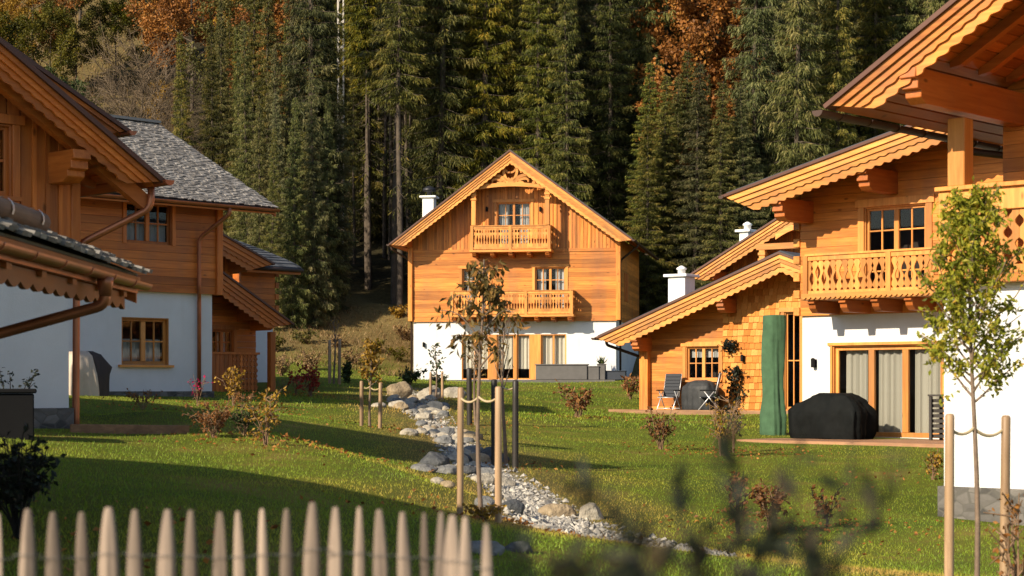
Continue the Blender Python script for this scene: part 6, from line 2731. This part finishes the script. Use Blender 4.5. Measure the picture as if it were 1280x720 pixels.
# ---- lawn and dry grass
def lawn_tint(X, Y, n):
    sd = stream_dist(X, Y)
    pat = .5 + .5 * np.sin(X * 1.7 + 2 * np.sin(Y * .5)) * np.sin(Y * .8 + X * .3)
    p2 = .5 + .5 * np.sin(X * .9 + Y * .35 + 1.5 * np.sin(Y * .3)) * np.sin(Y * .55 - X * .4)
    return np.clip(.20 + .22 * rng.random(n) + .18 * pat + .28 * p2 ** 2 + .55 * np.clip(1 - sd / (1.2 + 2.0 * pat), 0, 1), 0, 1)


tag(blades('lawn_grass', 230000, 9.5, 44, 1.3, .022, .052, .009, M['grass'], lambda X, Y: (stream_dist(X, Y) > .06 - .4 * rng.random(X.shape) ** 3) | ((Y > 33) & (rng.random(X.shape) < .5)), lawn_tint), 'short green lawn grass yellowing along the stream', 'grass', kind='stuff')
tag(blades('far_lawn_grass', 60000, 44, 84, 1.0, .04, .09, .022, M['grass'], lambda X, Y: stream_dist(X, Y) > .05, lawn_tint), 'lawn grass around the farther chalets', 'grass', kind='stuff')
tag(blades('dry_grass', 90000, 82, 125, 1.0, .08, .26, .04, M['lf_dry'], lambda X, Y: (Y < 97 + .12 * np.abs(X)) | (X < -.19 * Y), lambda X, Y, n: rng.random(n), .7), 'dry straw grass on the bank below the forest', 'grass', kind='stuff')
tag(blades('meadow_grass', 26000, 125, 185, 1.0, .3, .8, .12, M['lf_dry'], lambda X, Y: (X < -.19 * Y), lambda X, Y, n: rng.random(n), .7), 'dry meadow grass in the hillside clearing', 'grass', kind='stuff')


def fallen_leaves(n):
    g = np.random.default_rng(31)
    c = np.array([(o.location.x, o.location.y) for o in SC.objects if o.parent is None and o.get('category') in ('shrub', 'tree') and o.location.y < 60])
    k = g.integers(0, len(c), n)
    XY = c[k] + g.normal(size=(n, 2)) * np.array([.8, .9]) + np.array([.4, .3])
    X, Y = XY[:, 0], XY[:, 1]
    keep = ~blocked(X, Y) & (Y > 8)
    X, Y = X[keep], Y[keep]
    n = len(X)
    P = np.stack([X, Y, tz(X, Y) + .035], 1)
    D = g.normal(size=(n, 3)) * np.array([1, 1, .35])
    V, Q = leaf_quads(P, D, g.uniform(.04, .08, n), g.uniform(.025, .05, n))
    tag(npmesh('fallen_leaves', V, Q, M['lf_orange'], tint=g.random(n)), 'fallen autumn leaves scattered over the lawn', 'leaves', kind='stuff')


fallen_leaves(2600)
# ------------------------------------------------------------------ light, sky, camera
SUN_AZ = (-.73, -.683)      # horizontal direction towards the sun
SUN_EL = R(28)
w = bpy.data.worlds.new('World')
SC.world = w
w.use_nodes = True
nt = w.node_tree
sky = nt.nodes.new('ShaderNodeTexSky')
sky.sky_type = 'NISHITA'
sky.sun_disc = False
sky.sun_elevation = SUN_EL
sky.sun_rotation = math.atan2(SUN_AZ[0], SUN_AZ[1])
sky.air_density, sky.dust_density, sky.ozone_density = 1.0, .6, 1.0
nt.links.new(sky.outputs[0], nt.nodes['Background'].inputs['Color'])
nt.nodes['Background'].inputs['Strength'].default_value = .095
sl_ = bpy.data.lights.new('sun', 'SUN')
sl_.energy = 4.7
sl_.angle = R(.55)
sl_.color = (1.0, .85, .64)
so_ = bpy.data.objects.new('sun', sl_)
COL.objects.link(so_)
d = Vector((-SUN_AZ[0] * math.cos(SUN_EL), -SUN_AZ[1] * math.cos(SUN_EL), -math.sin(SUN_EL)))
so_.rotation_euler = d.to_track_quat('-Z', 'Y').to_euler()
so_.location = (-20, -20, 30)

cd = bpy.data.cameras.new('camera')
cd.sensor_width = 36
cd.lens = F / 1280 * 36
cd.shift_y = (HY - 360) / 1280
cd.clip_start, cd.clip_end = .1, 2000
cd.dof.use_dof = True
cd.dof.focus_distance = 55
cd.dof.aperture_fstop = 5.0
co = bpy.data.objects.new('camera', cd)
COL.objects.link(co)
co.location = (0, 0, CZ)
co.rotation_euler = (R(90), 0, 0)
SC.camera = co
vs_ = SC.view_settings
vs_.view_transform, vs_.look, vs_.gamma, vs_.use_curve_mapping = 'Standard', 'None', 1, False
vs_.exposure = .78
SC.cycles.max_bounces = 6
SC.cycles.transparent_max_bounces = 8
SC.cycles.use_denoising = True
